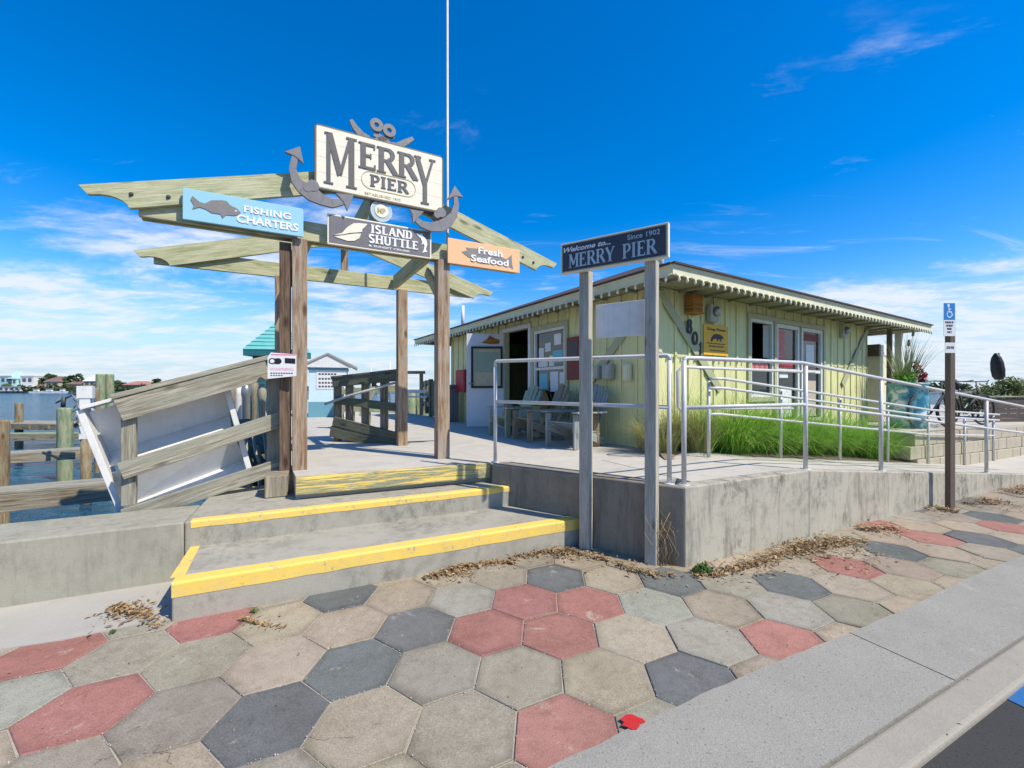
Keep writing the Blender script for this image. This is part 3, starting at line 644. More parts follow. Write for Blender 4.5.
# block wall past the grass
m = MB(); bk_ = root('block_wall', 'low wall of cracked buff concrete blocks behind the handrail of the ramp', 'block wall', tuple(sl_(PB, 10)))
for row in range(3):
    t = 6.75 - .2 * (row % 2); mm = MB()
    while t < 19:
        L_ = .42 + R.uniform(-.01, .01); o = .02 * (2 - row) + R.uniform(-.006, .006); zb = .03 + row * .232 - .012 * (t - 6.7)
        cs = [(t + .004, -o), (t + L_ - .004, -o), (t + L_ - .004, .30), (t + .004, .30)]
        mm.hexa([sl_(PB, a, b) + UP * (zb) for a, b in cs] + [sl_(PB, a, b) + UP * (zb + .226) for a, b in cs]); t += L_
    mm.build('block_course', 'block', bk_, bevel=.012)

# ================================================================== far shore
shore = MB(); shore.slab([(-420, 262), (-60, 252), (200, 258), (700, 252), (700, 330), (-420, 330)], -1.5, .2); struct(shore.build('far_shore', 'shore_sand'))
def far_house(px0, px1, top, mats, label, roof='flat', dy=0, porch=True, Y=264):
    top += 1.5 if roof == 'flat' and dy == 0 else 0
    x0 = (px0 - 512) * Y / F; x1 = (px1 - 512) * Y / F; z1 = EYE + (HZ - top) * Y / F; w = x1 - x0; h = z1 - .2; D = min(w, 9)
    r = root('waterfront_house', label, 'house', ((x0 + x1) / 2, Y + dy, .2)); cy = Y + dy + D / 2; hw = h * (.62 if roof != 'flat' else .94)
    m = MB(); m.box(((x0 + x1) / 2, cy, .2), w * .94, D, hw); m.build('wall', mats[0], r)
    m = MB(); zc = .2 + hw; cx = (x0 + x1) / 2
    if roof == 'flat': m.box((cx, cy, zc), w, D + .6, h - hw)
    else:
        a, b = w / 2 + .3, D / 2 + .5; g_ = w * .22; k = len(m.v)
        m.v += [(cx - a, cy - b, zc), (cx + a, cy - b, zc), (cx + a, cy + b, zc), (cx - a, cy + b, zc), (cx - g_, cy, z1), (cx + g_, cy, z1)]
        for f in ((0, 1, 5, 4), (1, 2, 5), (2, 3, 4, 5), (3, 0, 4), (3, 2, 1, 0)): m.face([k + i for i in f])
    m.build('roof', mats[1], r)
    n = max(2, int(w / 3.2)); rows = 2 if hw > 4.6 else 1
    for rr in range(rows):
        for i in range(n):
            xx = x0 + w * (i + .75) / (n + .5); m = MB(); m.box((xx, Y + dy - .03, .2 + hw * ((rr + .25) / rows)), w / n * .5, .1, hw / rows * .52); m.build('window', 'far_glass', r)
    return r
FH = [(-6, 12, 374, ('far_aqua', 'far_white'), 'aqua flat roofed house on the far shore at the left edge', 'flat'), (8, 17, 371, ('far_aqua', 'far_aqua'), 'tall aqua house on the far shore second from the left', 'hip'),
      (20, 34, 374, ('far_white', 'far_white'), 'white two storey house on the far shore left of the dark trees', 'flat'), (44, 59, 376, ('far_tan', 'far_brown'), 'tan house with a brown hip roof between the trees on the far shore', 'hip'),
      (66, 82, 380, ('far_tan', 'far_brown'), 'low tan house with a dark roof left of the green pilings', 'hip'), (83, 96, 375, ('far_tan', 'far_white'), 'pale house directly behind the twin green pilings', 'hip'),
      (122, 150, 381, ('far_terra', 'far_terra'), 'wide terracotta roofed house on the far shore above the wooden rail', 'hip'), (170, 192, 380, ('far_white', 'far_brown'), 'white house on the far shore hidden behind the rail top', 'hip')]
FH += [(34, 42, 384, ('far_white', 'far_brown'), 'small white cottage between the tall white house and the tan house on the far shore', 'hip'), (154, 168, 384, ('far_tan', 'far_terra'), 'small tan cottage right of the wide terracotta roofed house', 'hip')]
for a, b, t, mt_, lb, rf in FH: far_house(a, b, t, mt_, lb, rf)
ORD = ['first', 'second', 'third', 'fourth', 'fifth', 'sixth', 'seventh', 'eighth', 'ninth', 'tenth', 'eleventh', 'twelfth', 'thirteenth', 'fourteenth', 'fifteenth', 'sixteenth', 'seventeenth', 'eighteenth', 'nineteenth', 'twentieth', 'twenty first', 'twenty second', 'twenty third']
far_house(9, 32, 386.5, ('far_white', 'far_white'), 'long low white boathouse row at the water edge on the far shore', 'flat', dy=-6, Y=262)
m = MB()
for _ in range(5200):
    px = R.uniform(-60, 330); Y = R.uniform(256, 262); x = (px - 512) * Y / F; hh = 2.2 + 2.6 * abs(sin(px * .21) * sin(px * .067 + 1)); c = Vector((x, Y, .2 + R.random() ** 1.3 * hh)); s_ = R.uniform(.3, .7)
    n_ = Vector((R.gauss(0, 1), R.gauss(0, 1), R.gauss(0, 1))).normalized(); t1 = n_.orthogonal().normalized() * s_; t2 = n_.cross(t1); m.sheet([c - t1 - t2, c + t1 - t2 * .6, c + t1 * .8 + t2, c - t1 * .9 + t2 * .8])
struct(m.build('shore_shrubs', 'tree_leaf'), 'stuff')
def far_tree(px, top, w, label, Y=268):
    x = (px - 512) * Y / F; z1 = EYE + (HZ - top) * Y / F; r = root('shore_tree', label, 'tree', (x, Y, .2), 'trees on the far shore')
    m = MB(); m.tube([(x, Y, .2), (x + .2, Y, z1 * .5)], [.35, .2], 6); m.build('trunk', 'old_wood', r)
    m = MB(); rr = w * Y / F / 2
    for _ in range(170):
        a = R.uniform(0, 2 * pi); u = R.random() ** .45; zc = R.uniform(.18, 1) ; ex = sqrt(max(0, 1 - (2 * zc - 1.05) ** 2)) * .9 + .15
        c = Vector((x + cos(a) * rr * u * ex, Y + sin(a) * rr * u * ex * .6, .3 + (z1 - .3) * zc)); s_ = R.uniform(.35, .85)
        n_ = Vector((R.gauss(0, 1), R.gauss(0, 1), R.gauss(0, 1))).normalized(); t1 = n_.orthogonal().normalized() * s_; t2 = n_.cross(t1)
        m.sheet([c - t1 - t2, c + t1 - t2 * .6, c + t1 * .8 + t2, c - t1 * .9 + t2 * .8])
    m.build('crown', 'tree_leaf', r)
i = 0
for px, top, w in [(2, 382, 9), (34, 379, 12), (40, 378, 10), (48, 374, 9), (54, 375, 8), (61, 380, 10), (66, 377, 9), (72, 376, 10), (79, 374, 9), (86, 380, 9), (100, 381, 9), (117, 381, 12), (123, 383, 9), (150, 384, 8), (157, 379, 11), (166, 382, 9), (196, 382, 12), (215, 381, 14), (372, 383, 10), (386, 382, 9), (930, 383, 14), (945, 382, 12), (962, 384, 16)]:
    i += 1
    names = {0: 'leftmost tree on the far shore, low and green'}
    lb = (ORD[i - 1] + (' far shore tree from the left, part of the dark green row' if px < 90 else ' far shore tree from the left, near the twin green pilings' if px < 130 else ' far shore tree from the left, seen over the sloping wooden rail' if px < 230 else ' far shore tree from the left, seen between the gateway posts' if px < 400 else ' far shore tree from the left, right of the shop below the parking sign'))
    far_tree(px, top, w, lb)
def far_boat(px, w, label, Y=246):
    x = (px - 512) * Y / F; r = root('moored_boat', label, 'boat', (x, Y, -1.1), 'small white boats along the far shore'); m = MB(); k = len(m.v)
    L_ = w; m.v += [(x - L_ / 2, Y - 1, .1), (x + L_ / 2, Y, .35), (x - L_ / 2, Y + 1, .1), (x - L_ / 2 + .3, Y - .8, -1.1), (x + L_ / 2 - 1, Y, -1.1), (x - L_ / 2 + .3, Y + .8, -1.1)]
    for f in ((0, 1, 2), (3, 4, 1, 0), (5, 2, 1, 4), (0, 2, 5, 3)): m.face([k + i for i in f])
    m.build('hull', 'far_white', r); m = MB(); m.box((x - .3, Y, .1), L_ * .3, 1.2, 1.1); m.box((x - .3, Y, 1.6), L_ * .38, 1.4, .1); m.build('cabin', 'far_white', r)
for px, w, lb in ((37, 8, 'white boat moored left of the tan house on the far shore'), (50, 10, 'longest white boat below the tan house on the far shore'), (63, 7, 'small white boat right of the tan house on the far shore')): far_boat(px, w, lb)

# ================================================================== timber docks and pilings in the water
def piling(px, top, Y, rad, mt_, label, cap=False, name='dock_piling'):
    p = at(px, top, Y); m = MB(); z1 = p.z; pr = [(rad * 1.03, -1.6), (rad, -1.0), (rad * .98, z1 - .3), (rad * .97, z1 - .04), (rad * .9, z1)]
    m.lathe((p.x, p.y, 0), pr, 14); o = m.build(name, mt_, None); tag(o, label, 'piling', 'pilings in the water'); return o
def dock(px0, y0, px1, y1, z, wd, th, label, mt_='grey_wood', joists=False):
    a = ground(px0, y0, z); b = ground(px1, y1, z); d = (b - a).normalized(); n = Vector((-d.y, d.x, 0)); ln_ = (b - a).length
    r = root('dock_walkway', label, 'dock', tuple(a.lerp(b, .5)))
    nb = max(1, int(wd / .16)); m = MB(); bw = wd / nb
    for i in range(nb): m.board(a - n * (bw * (i + .5)) - UP * .02, b - n * (bw * (i + .5)) - UP * .02, bw - .008, .04)
    m.build('plank_top', mt_, r, bevel=.004)
    m = MB(); m.board(a - n * (wd - .03) - UP * (.043 + th / 2), b - n * (wd - .03) - UP * (.043 + th / 2), .05, th); m.board(a - n * .06 - UP * (.043 + th / 2), b - n * .06 - UP * (.043 + th / 2), .05, th)
    if joists:
        t = .3
        while t < ln_: m.board(a + d * t - n * .1 - UP * .14, a + d * t - n * (wd + .05) - UP * .14, .12, .16); t += .9
    m.build('beam', 'old_wood' if not joists else 'pile_tan', r, bevel=.004); return r
dock(-20, 420, 98, 421, .08, 1.6, .2, 'farthest timber dock walkway with pale top boards over dark joists', joists=True)
dock(-30, 433, 104, 431.5, .08, .55, .18, 'narrow greenish timber walkway just in front of the farthest dock', 'pile_green')
dock(-60, 455, 112, 445, .08, .50, .19, 'middle timber walkway with two pale planks crossing the water', 'grey_wood')
dock(-90, 494, 122, 476, .08, .52, .24, 'nearest heavy timber walkway just behind the seawall', 'grey_wood')
piling(1, 420, 7.2, .105, 'pile_tan', 'thick green and rust timber piling cut by the left edge')
piling(19, 403, 18, .13, 'pile_tan', 'short orange brown piling behind the farthest dock walkway')
piling(65, 408, 11.5, .165, 'pile_green', 'squat green piling between the two narrow walkways')
piling(100.5, 374, 13.0, .115, 'pile_green', 'left one of the two tall green twin pilings')
piling(109.7, 374, 13.3, .11, 'pile_green', 'right one of the two tall green twin pilings')
piling(97, 388, 12.6, .06, 'pile_tan', 'thin brown post at the foot of the twin pilings')
# white sleeved post with a lifting arm
pp = at(86, 386, 9.2); r = root('davit_post', 'white sleeved post with a small lifting arm beside the green piling', 'boat davit', (pp.x, pp.y, -1))
m = MB(); m.lathe((pp.x, pp.y, 0), [(.095, -1.5), (.09, .42)], 12); m.build('post', 'pile_tan', r)
m = MB(); m.post(pp, .42, 1.0, .18, .18, HU); m.post(pp, 1.0, 1.05, .24, .24, HU); m.post(pp, 1.05, 1.3, .17, .17, HU); m.post(pp, 1.3, pp.z, .25, .2, HU); m.build('sleeve', 'white', r)
m = MB(); c = pp; m.tube([at(56, 403, 9.2), at(66, 398, 9.2), at(80, 392, 9.2)], .018, 6); m.tube([at(63, 407, 9.2), at(64, 397, 9.2)], .04, 6); m.build('lifting_arm', 'dark_metal', r)
m = MB()
for k in range(7): a = k * .9; m.tube([at(74 + R.uniform(-2, 5), 395 + 4 * k, 9.1), at(78 + R.uniform(-3, 6), 400 + 4 * k, 9.0), at(74 + R.uniform(-2, 5), 404 + 4 * k, 9.1)], .011, 6)
m.build('mooring_rope', 'rope', r)

# ================================================================== timber rail over the seawall, white rack, camera notice
RL = Vector((-3.45, 3.80, 0)); RR_ = Vector((-2.50, 4.42, 0))
r = root('sloping_timber_rail', 'weathered grey timber railing of three wide boards climbing from the seawall to the gateway post', 'railing', (-3.4, 3.8, .45))
pf = Plane(RL, RR_ - RL, 0)
def Pp(px, py, off=0.0, pl=None): pl = pl or pf; s, z = pl.hit(px, py); return pl.p(s, z, off)
m = MB(); m.post(RL + pf.n * -.06, .45, 1.42, .10, .10, pf.d); m.build('rail_post', 'grey_wood', r, bevel=.004)
m = MB(); m.post(RR_ + pf.n * -.12 + pf.d * .02, .20, 1.62, .13, .12, pf.d); m.build('rail_post', 'grey_wood', r, bevel=.004)
for (xa, ya, xb, yb, h) in ((119, 410.5, 268, 369.5, .195), (121, 471, 287, 417, .155), (124, 517, 284, 464, .15)):
    m = MB(); m.board(Pp(xa, ya, .02), Pp(xb, yb, .02), .04, h); m.build('rail_board', 'grey_wood', r, bevel=.004)
m = MB(); m.board(Pp(112, 397, -.035), Pp(268, 357.5, -.035), .17, .045); m.build('cap_board', 'grey_wood', r, bevel=.004)
# return rail running back along the pier edge
BLp = Vector((-3.05, 5.56, 0)); r2 = root('pier_side_rail', 'shaded timber railing running back along the pier edge behind the gateway post', 'railing', (-2.8, 5, .67))
q0 = RR_ + Vector((-.02, .10, 0)); q1 = BLp + Vector((-.22, .1, 0)); q2 = q1 + HV * 2.2
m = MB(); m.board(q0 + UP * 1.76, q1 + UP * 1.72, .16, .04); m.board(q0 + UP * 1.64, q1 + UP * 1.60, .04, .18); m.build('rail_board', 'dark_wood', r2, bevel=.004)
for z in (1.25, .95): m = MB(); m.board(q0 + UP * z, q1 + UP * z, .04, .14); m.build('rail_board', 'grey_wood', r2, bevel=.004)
for f in (.28, .62, .98): m = MB(); m.post(q0.lerp(q1, f) + Vector((.06, 0, 0)), .3, 1.58, .12, .10, pf.d); m.build('rail_post', 'old_wood', r2, bevel=.004)
m = MB(); m.post(Vector((-2.33, 4.20, 0)), .46, .665, .20, .30, ST); m.build('deck_end_block', 'old_wood', r2, bevel=.006)
# white slatted rack leaning behind the rail
rk = root('white_rack', 'white metal rack with two angled ledges leaning behind the sloping grey timber rail', 'rack', (-3, 4.1, .46))
pr = Plane(RL - pf.n * .42, pf.d, 0)
def Q(px, py, off=0.0): return Pp(px, py, off, pr)
def quad(m, a, b, c, d, t): n = pr.n * t; m.hexa([a, b, c, d, a + n, b + n, c + n, d + n])
def strip(a, b, c, d, oa, oc, nm, mt_):      # a-b upper line, d-c lower line, each with its own distance out of the back plane
    A, B, C_, D_ = Q(*a, oa), Q(*b, oa), Q(*c, oc), Q(*d, oc); k = (UP * .3 + pr.n).normalized() * -.015; m = MB(); m.hexa([D_ + k, C_ + k, B + k, A + k, D_, C_, B, A]); return m.build(nm, mt_, rk)
for (ul, ur), (ll, lr), (bl, br) in ((((96, 411), (223, 376)), ((106, 453), (230, 415)), ((108, 466), (232, 428))), (((113, 470), (233, 433)), ((126, 505), (246, 459)), ((129, 518), (250, 471)))):
    strip(ul, ur, lr, ll, .22, .0, 'louvre_panel', 'panel_grey'); strip(ll, lr, br, bl, .002, .20, 'ledge', 'white')
for a, b in (((89, 409), (131, 513)), ((223, 374), (252, 478))):
    m = MB(); A = Q(*a, .17); B = Q(*b, .17); m.board(A, B, .05, .24, up=pr.n); m.build('side_rim', 'white', rk, bevel=.004)
m = MB(); A = Q(90, 407, .17); B = Q(223, 371, .17); m.board(A, B, .03, .30, up=pr.n); m.build('top_rim', 'white', rk, bevel=.004)
# camera notice
FLp = Vector((-2.26, 4.39, 0)); FRp = Vector((-.85, 5.13, 0)); GA = (FRp - FLp).normalized(); GB = Vector((-.79, 1.17, 0)); BRp = FRp + GB; BLp = FLp + GB; GN = Vector((GA.y, -GA.x, 0))
pn = Plane(FLp + GN * .13, Vector((1, .22, 0)), 0); s0, z1 = pn.hit(268, 354); s1, z0 = pn.hit(296.5, 378)
r = root('camera_notice', 'white security camera notice with pink lettering on the gateway post', 'sign', tuple(pn.p(s0, z0)))
m = MB(); m.prism([(s0, z0 - .01), (s1, z0 + .02), (s1, z1), (s0 + .03, z1 + .015), (s0, z1 - .03)], pn.o, pn.d, UP, pn.n * .012); m.build('plate', 'letter_white', r)
w = s1 - s0; h = z1 - z0
m = MB(); m.prism(rc(s0 + .03, z1 - .012, s1 - .004, z1), pn.o + pn.n * .012, pn.d, UP, pn.n * .001); text(m, 'WARNING', pn, s0 + w * .08, s0 + w * .9, z0 + h * .30, z0 + h * .43, .001, .012)
m.build('pink_lettering', 'pink', r)
m = MB(); b_ = pn.o + pn.n * .012
for (u, v, rx, ry) in ((.16, .70, .13, .13), (.36, .70, .13, .13), (.30, .70, .17, .12)): m.prism([(s0 + w * (u + rx * cos(a * pi / 8)), z0 + h * (v + ry * sin(a * pi / 8))) for a in range(16)], b_, pn.d, UP, pn.n * (.001 + .0004 * u))
m.prism([(s0 + w * .60, z0 + h * .62), (s0 + w * .97, z0 + h * .60), (s0 + w * .97, z0 + h * .82), (s0 + w * .60, z0 + h * .84)], b_, pn.d, UP, pn.n * .0017)
for k in range(9): m.prism(rc(s0 + w * (.1 + .09 * k), z0 + h * .17, s0 + w * (.16 + .09 * k), z0 + h * .22), b_, pn.d, UP, pn.n * .001)
for k in range(5): m.prism(rc(s0 + w * (.1 + .09 * k), z0 + h * .08, s0 + w * (.16 + .09 * k), z0 + h * .12), b_, pn.d, UP, pn.n * .001)
m.build('camera_lettering', 'black', r)
m = MB(); m.prism([(s0 + w * (.16 + .08 * cos(a * pi / 8)), z0 + h * (.70 + .085 * sin(a * pi / 8))) for a in range(16)], b_, pn.d, UP, pn.n * .0035); m.build('lens', 'letter_white', r)

# ================================================================== gateway
gw = root('timber_gateway', 'open timber gateway of four square posts and green tinted gable beams over the pier entrance', 'pergola', tuple(FLp.lerp(BRp, .5) + UP * DK))
for p, w, d, z in ((FLp + GA * .05, .14, .14, 3.05), (FRp, .15, .15, 3.05), (BRp, .14, .14, 2.97), (BLp + Vector((.02, 0, 0)), .15, .15, 2.97)):
    m = MB(); m.post(p, DK - .01, z, w, d, GA); m.build('post', 'post_wood', gw, bevel=.006)
m = MB(); m.post(FLp - GA * .0765 + GB * .03, DK - .02, 3.0, .108, .15, GA); m.build('post_sister', 'shaded_post_wood', gw, bevel=.004)  # darker material paints this piece as shaded next to the lit post
Lf = (FRp - FLp).length; mid = Lf / 2
def scroll(m, p0, d, h, L, y0, n_, endscroll=True):   # rafter: starts p0, direction d, depth h, thickness along n_, decorative end at L
    up = (UP - d * UP.dot(d)).normalized(); n = []
    pts = [(0, -h / 2)]
    for k in range(7): a = k / 6 * pi / 2; pts.append((L - .03 - .22 * cos(a), -h / 2 + .14 * sin(a)))
    pts += [(L - .005, -h / 2 + .145), (L + .03, h / 2), (0, h / 2)]
    m.prism(pts, p0 - n_ * .022, d, up, n_ * .044, uo=(R.uniform(0, 30), R.uniform(0, 30)))
def gable(base, zc, half, off, names):
    c = base + GA * mid + GN * off; rise = .30
    for sgn in (-1, 1):
        d = (GA * sgn - UP * rise).normalized(); m = MB(); start = c + UP * (zc + rise * half) - d * .0
        start = start + d * .002
        scroll(m, start, d, .225, sqrt(half ** 2 * (1 + rise ** 2)), 0, GN); o = m.build('rafter', 'pt_green', gw, bevel=.003)
def tie(base, zc, half, h, off):
    c = base + GA * mid + GN * off + UP * zc; m = MB(); m.board(c - GA * (half + .14), c + GA * (half - .05), .045, h); m.build('tie_beam', 'pt_green', gw, bevel=.003)
gable(FLp, 3.13, 2.36, .045, None); tie(FLp, 3.155, 1.90, .20, -.002); tie(FLp, 3.155, 1.90, .20, -.098)
gable(BLp, 2.985, 2.20, .045, None); tie(BLp, 3.06, 1.95, .19, -.002)
for t_ in (.16, 1.47):
    a = FLp + GA * t_ + GB.normalized() * -.02 + UP * 3.155; b = BLp + GA * t_ + UP * 3.06 + GB.normalized() * .08; m = MB(); m.board(a + GB.normalized() * .1, b - GB.normalized() * .14, .05, .19); m.build('side_beam', 'pt_green', gw, bevel=.003)
a = FLp + GA * mid + UP * 3.68; b = BLp + GA * mid + UP * 3.52; m = MB(); m.board(a + GB.normalized() * .03, b - GB.normalized() * .03, .05, .2); m.build('ridge_beam', 'pt_green', gw, bevel=.003)
m = MB(); m.post(BLp + GA * mid - GN * .03, 2.98, 3.55, .09, .09, GA); m.build('king_post', 'post_wood', gw, bevel=.003)
m = MB(); m.post(FLp + GA * mid - GN * .03, 3.08, 3.62, .09, .06, GA); m.build('king_post', 'pt_green', gw, bevel=.003)
for p, q in ((FRp, BRp), (FLp, BLp)):
    d = GB.normalized(); m = MB(); m.board(p + d * .06 + UP * 2.62, p + d * .46 + UP * 3.03, .045, .12); m.build('knee_brace', 'pt_green', gw, bevel=.003)
for s_, z_ in ((-1.28, 3.22), (-1.02, 3.25), (2.68, 3.24), (2.84, 3.19)):
    m = MB(); q = FLp + GA * s_ + UP * z_; m.tube([q + GN * .06, q + GN * .072], .018, 10); m.tube([q + GN * .07, q + GN * .084], .010, 6); m.build('bolt', 'dark_metal', gw)
# flag pole behind the right front post
r = MB(); q = FRp - GN * .13 + GA * .115; r.tube([q + UP * DK, q + UP * 3.4, q + UP * 7.4], [.019, .017, .012], 10); tag(r.build('flagpole', 'rail_white'), 'thin white pole rising behind the front right gateway post above the main sign', 'flagpole')

# ---- signs on the gateway
def signbox(pl, c4, th, mname, mat_, par, bev=.004, rad=0.0):
    (s0, z0, s1, z1) = c4; m = MB()
    if rad:
        p = []
        for cx, cy, a0 in ((s1 - rad, z0 + rad, -90), (s1 - rad, z1 - rad, 0), (s0 + rad, z1 - rad, 90), (s0 + rad, z0 + rad, 180)):
            for k in range(6): a = radians(a0 + 18 * k); p.append((cx + rad * cos(a), cy + rad * sin(a)))
    else: p = rc(s0, z0, s1, z1)
    m.prism(p, pl.o, pl.d, UP, pl.n * th); return m.build(mname, mat_, par, bevel=bev)
ps = Plane(FLp, GA, .10)
sL, zt = ps.hit(314, 124); _, zb = ps.hit(312.8, 189); sR, zt2 = ps.hit(442, 159.8); _, zb2 = ps.hit(440.5, 216); Z0 = (zb + zb2) / 2; Z1 = (zt + zt2) / 2
ms = root('main_sign', 'cream board sign with carved grey letters MERRY PIER on top of the gateway', 'sign', tuple(ps.p(sL, Z0)))
signbox(ps, (sL, Z0, sR, Z1), .05, 'frame', 'letter_grey', ms, rad=.045); e = .015
signbox(Plane(FLp, GA, .101), (sL + e, Z0 + e, sR - e, Z1 - e), .052, 'gold_edge', 'gold', ms, bev=0, rad=.04); e = .022
nb = 4; hh = (Z1 - Z0 - 2 * e) / 4
for k in range(4):
    m = MB(); z0 = Z0 + e + hh * k
    m.prism(rc(sL + e + (.0 if 0 < k < 3 else 0), z0 + .001, sR - e, z0 + hh - .001), ps.o + ps.n * .0525, ps.d, UP, ps.n * .003); m.build('board', 'sign_cream', ms)
fs = .0555
def hx(x): return ps.hit(x, 170)[0]
W_ = sR - sL; H_ = Z1 - Z0
m = MB(); letters(m, 'M', ps, hx(323.5), hx(356), Z0 + .11 * H_, Z0 + .90 * H_, .008, off=fs, T=.17, t=.09, sh=.035); letters(m, 'ERR', ps, hx(357.5), hx(415.5), Z0 + .47 * H_, Z0 + .885 * H_, .008, off=fs, gap=.0, T=.21, t=.1)
letters(m, 'Y', ps, hx(413), hx(433.5), Z0 + .10 * H_, Z0 + .89 * H_, .008, off=fs, T=.17, sh=.035); letters(m, 'PIER', ps, hx(369), hx(407), Z0 + .215 * H_, Z0 + .40 * H_, .008, off=fs, T=.21, t=.1, gap=.06)
m.build('lettering', 'letter_grey', ms)
m = MB(); cx0, cx1 = hx(360.5), hx(414.5); cz = Z0 + .305 * H_; rr = .145 * H_; pts = []
for k in range(13): a = radians(90 + 15 * k); pts.append((cx0 + rr + rr * cos(a), cz + rr * sin(a)))
for k in range(13): a = radians(-90 + 15 * k); pts.append((cx1 - rr + rr * cos(a), cz + rr * sin(a)))
n = len(pts); q_ = [(cx0 + rr + (x - cx0 - rr) * .93 if x < cx0 + rr else (cx1 - rr + (x - cx1 + rr) * .93 if x > cx1 - rr else x), cz + (y - cz) * .93) for x, y in pts]
for i in range(n): j = (i + 1) % n; m.prism([pts[i], pts[j], q_[j], q_[i]], ps.o + ps.n * fs, ps.d, UP, ps.n * .004)
text(m, 'ESTABLISHED 1902', ps, hx(364), hx(399.5), Z0 + .06 * H_, Z0 + .10 * H_, .003, fs); m.build('oval_and_date', 'gold', ms)
# crossed anchors behind the sign
pa = Plane(FLp, GA, .075); pf2 = Plane(FLp, GA, .158)
def ribbon(m, pts, ws, pl, th, k=0.0):
    P = [Vector(pl.hit(*p) + (0,)) for p in pts]; L = []; Rg = []
    sc_ = 4.6 / F
    for i, p in enumerate(P):
        d = (P[min(i + 1, len(P) - 1)] - P[max(i - 1, 0)]).normalized(); n = Vector((-d.y, d.x, 0)) * ws[i] * sc_ / 2; L.append((p + n)[:2]); Rg.append((p - n)[:2])
    for i in range(len(P) - 1): m.prism([L[i], L[i + 1], Rg[i + 1], Rg[i]], pl.o, pl.d, UP, pl.n * (th + k))
def polyp(m, pts, pl, th, k=0.0): m.prism([pl.hit(*p) for p in pts], pl.o, pl.d, UP, pl.n * (th + k))
def anchor(label, arc_, ws, tips, crown, shank, ring, stock):
    r = root('anchor_emblem', label, 'anchor', tuple(pa.p(*pa.hit(*crown))), 'crossed anchors behind the main sign')
    m = MB(); ribbon(m, arc_, ws, pf2, .035)
    c = pf2.hit(*crown)
    for dx, dz, q_ in ((0, 0, .058), (-.05, -.035, .04)): m.prism([(c[0] + dx + q_ * cos(a * pi / 8), c[1] + dz + q_ * sin(a * pi / 8)) for a in range(16)], pa.o, pa.d, UP, pa.n * (.121 + .002 * q_ * 10))
    m.build('arms', 'anchor_grey', r, bevel=.002)
    for t_ in tips: m = MB(); polyp(m, t_, pf2, .04); m.build('fluke', 'anchor_grey', r, bevel=.003)
    m = MB(); ribbon(m, shank, [7, 6, 6, 6], pa, .02); m.build('shank', 'anchor_grey', r, bevel=.002)
    m = MB(); ribbon(m, stock, [3.5, 6, 7, 5], pa, .032); m.build('stock', 'anchor_grey', r, bevel=.002)
    m = MB(); s_, z_ = pa.hit(*ring)
    for i in range(16):
        a0, a1 = 2 * pi * i / 16, 2 * pi * (i + 1) / 16; o_, i_ = .072, .026
        m.prism([(s_ + o_ * cos(a0), z_ + o_ * sin(a0)), (s_ + o_ * cos(a1), z_ + o_ * sin(a1)), (s_ + i_ * cos(a1), z_ + i_ * sin(a1)), (s_ + i_ * cos(a0), z_ + i_ * sin(a0))], pa.o, pa.d, UP, pa.n * .036)
    m.build('ring', 'anchor_grey', r)
anchor('grey anchor whose arms curl out at the lower left of the main sign', [(295.5, 155), (292.5, 170), (296, 182), (303, 189), (312, 195), (322, 201), (332, 204.5), (341, 203), (346, 199)], [5, 6, 8.5, 12, 14, 10, 8, 6, 5],
       [[(284.6, 153.3), (299.8, 148.2), (303.6, 165.5), (295, 158)], [(335.5, 194.5), (353.2, 196.6), (347, 212), (343, 203)]], (313, 187), [(312, 187), (335, 168), (365, 146), (393, 136)], (388.8, 132), [(412.5, 139.5), (405, 143.5), (397, 147.5), (391, 146)])
anchor('grey anchor whose arms curl out at the lower right of the main sign', [(454, 192), (455.5, 206), (453, 216), (447, 223), (440, 227), (430, 228), (421, 225), (414, 219), (412, 214)], [4, 6, 8, 11, 12, 9, 7, 5, 4],
       [[(446.6, 200.5), (453.6, 187), (462, 198.5), (454.5, 197)], [(408.7, 210.4), (423, 212.7), (412.2, 224.3), (411.5, 215)]], (440.4, 213.5), [(440, 213), (420, 180), (396, 150), (374, 134)], (376.2, 126.5), [(350.5, 121), (355, 129), (361, 136), (369, 140)])
# round emblem
r = root('round_emblem', 'small pale blue disc with a tan centre badge under the middle of the main sign', 'emblem', tuple(ps.p(*ps.hit(381, 212)))); s_, z_ = ps.hit(381, 212)
for rad_, th_, mt_, nm in ((.118, .02, 'disc_blue', 'disc'), (.072, .026, 'sign_cream', 'badge')):
    m = MB(); m.prism([(s_ + rad_ * cos(a * pi / 16), z_ + rad_ * sin(a * pi / 16)) for a in range(32)], ps.o + ps.n * .005, ps.d, UP, ps.n * th_); m.build(nm, mt_, r, bevel=.002)
m = MB(); text(m, 'MP', ps, s_ - .045, s_ + .045, z_ - .03, z_ + .03, .003, .031, bold=.03); m.build('monogram', 'gold', r)
m = MB(); pts = []
for a in range(40): k0, k1 = a * pi / 20, (a + 1) * pi / 20; m.prism([(s_ + .115 * cos(k0), z_ + .115 * sin(k0)), (s_ + .115 * cos(k1), z_ + .115 * sin(k1)), (s_ + .109 * cos(k1), z_ + .109 * sin(k1)), (s_ + .109 * cos(k0), z_ + .109 * sin(k0))], ps.o + ps.n * .025, ps.d, UP, ps.n * .003)
m.build('rim', 'white', r)
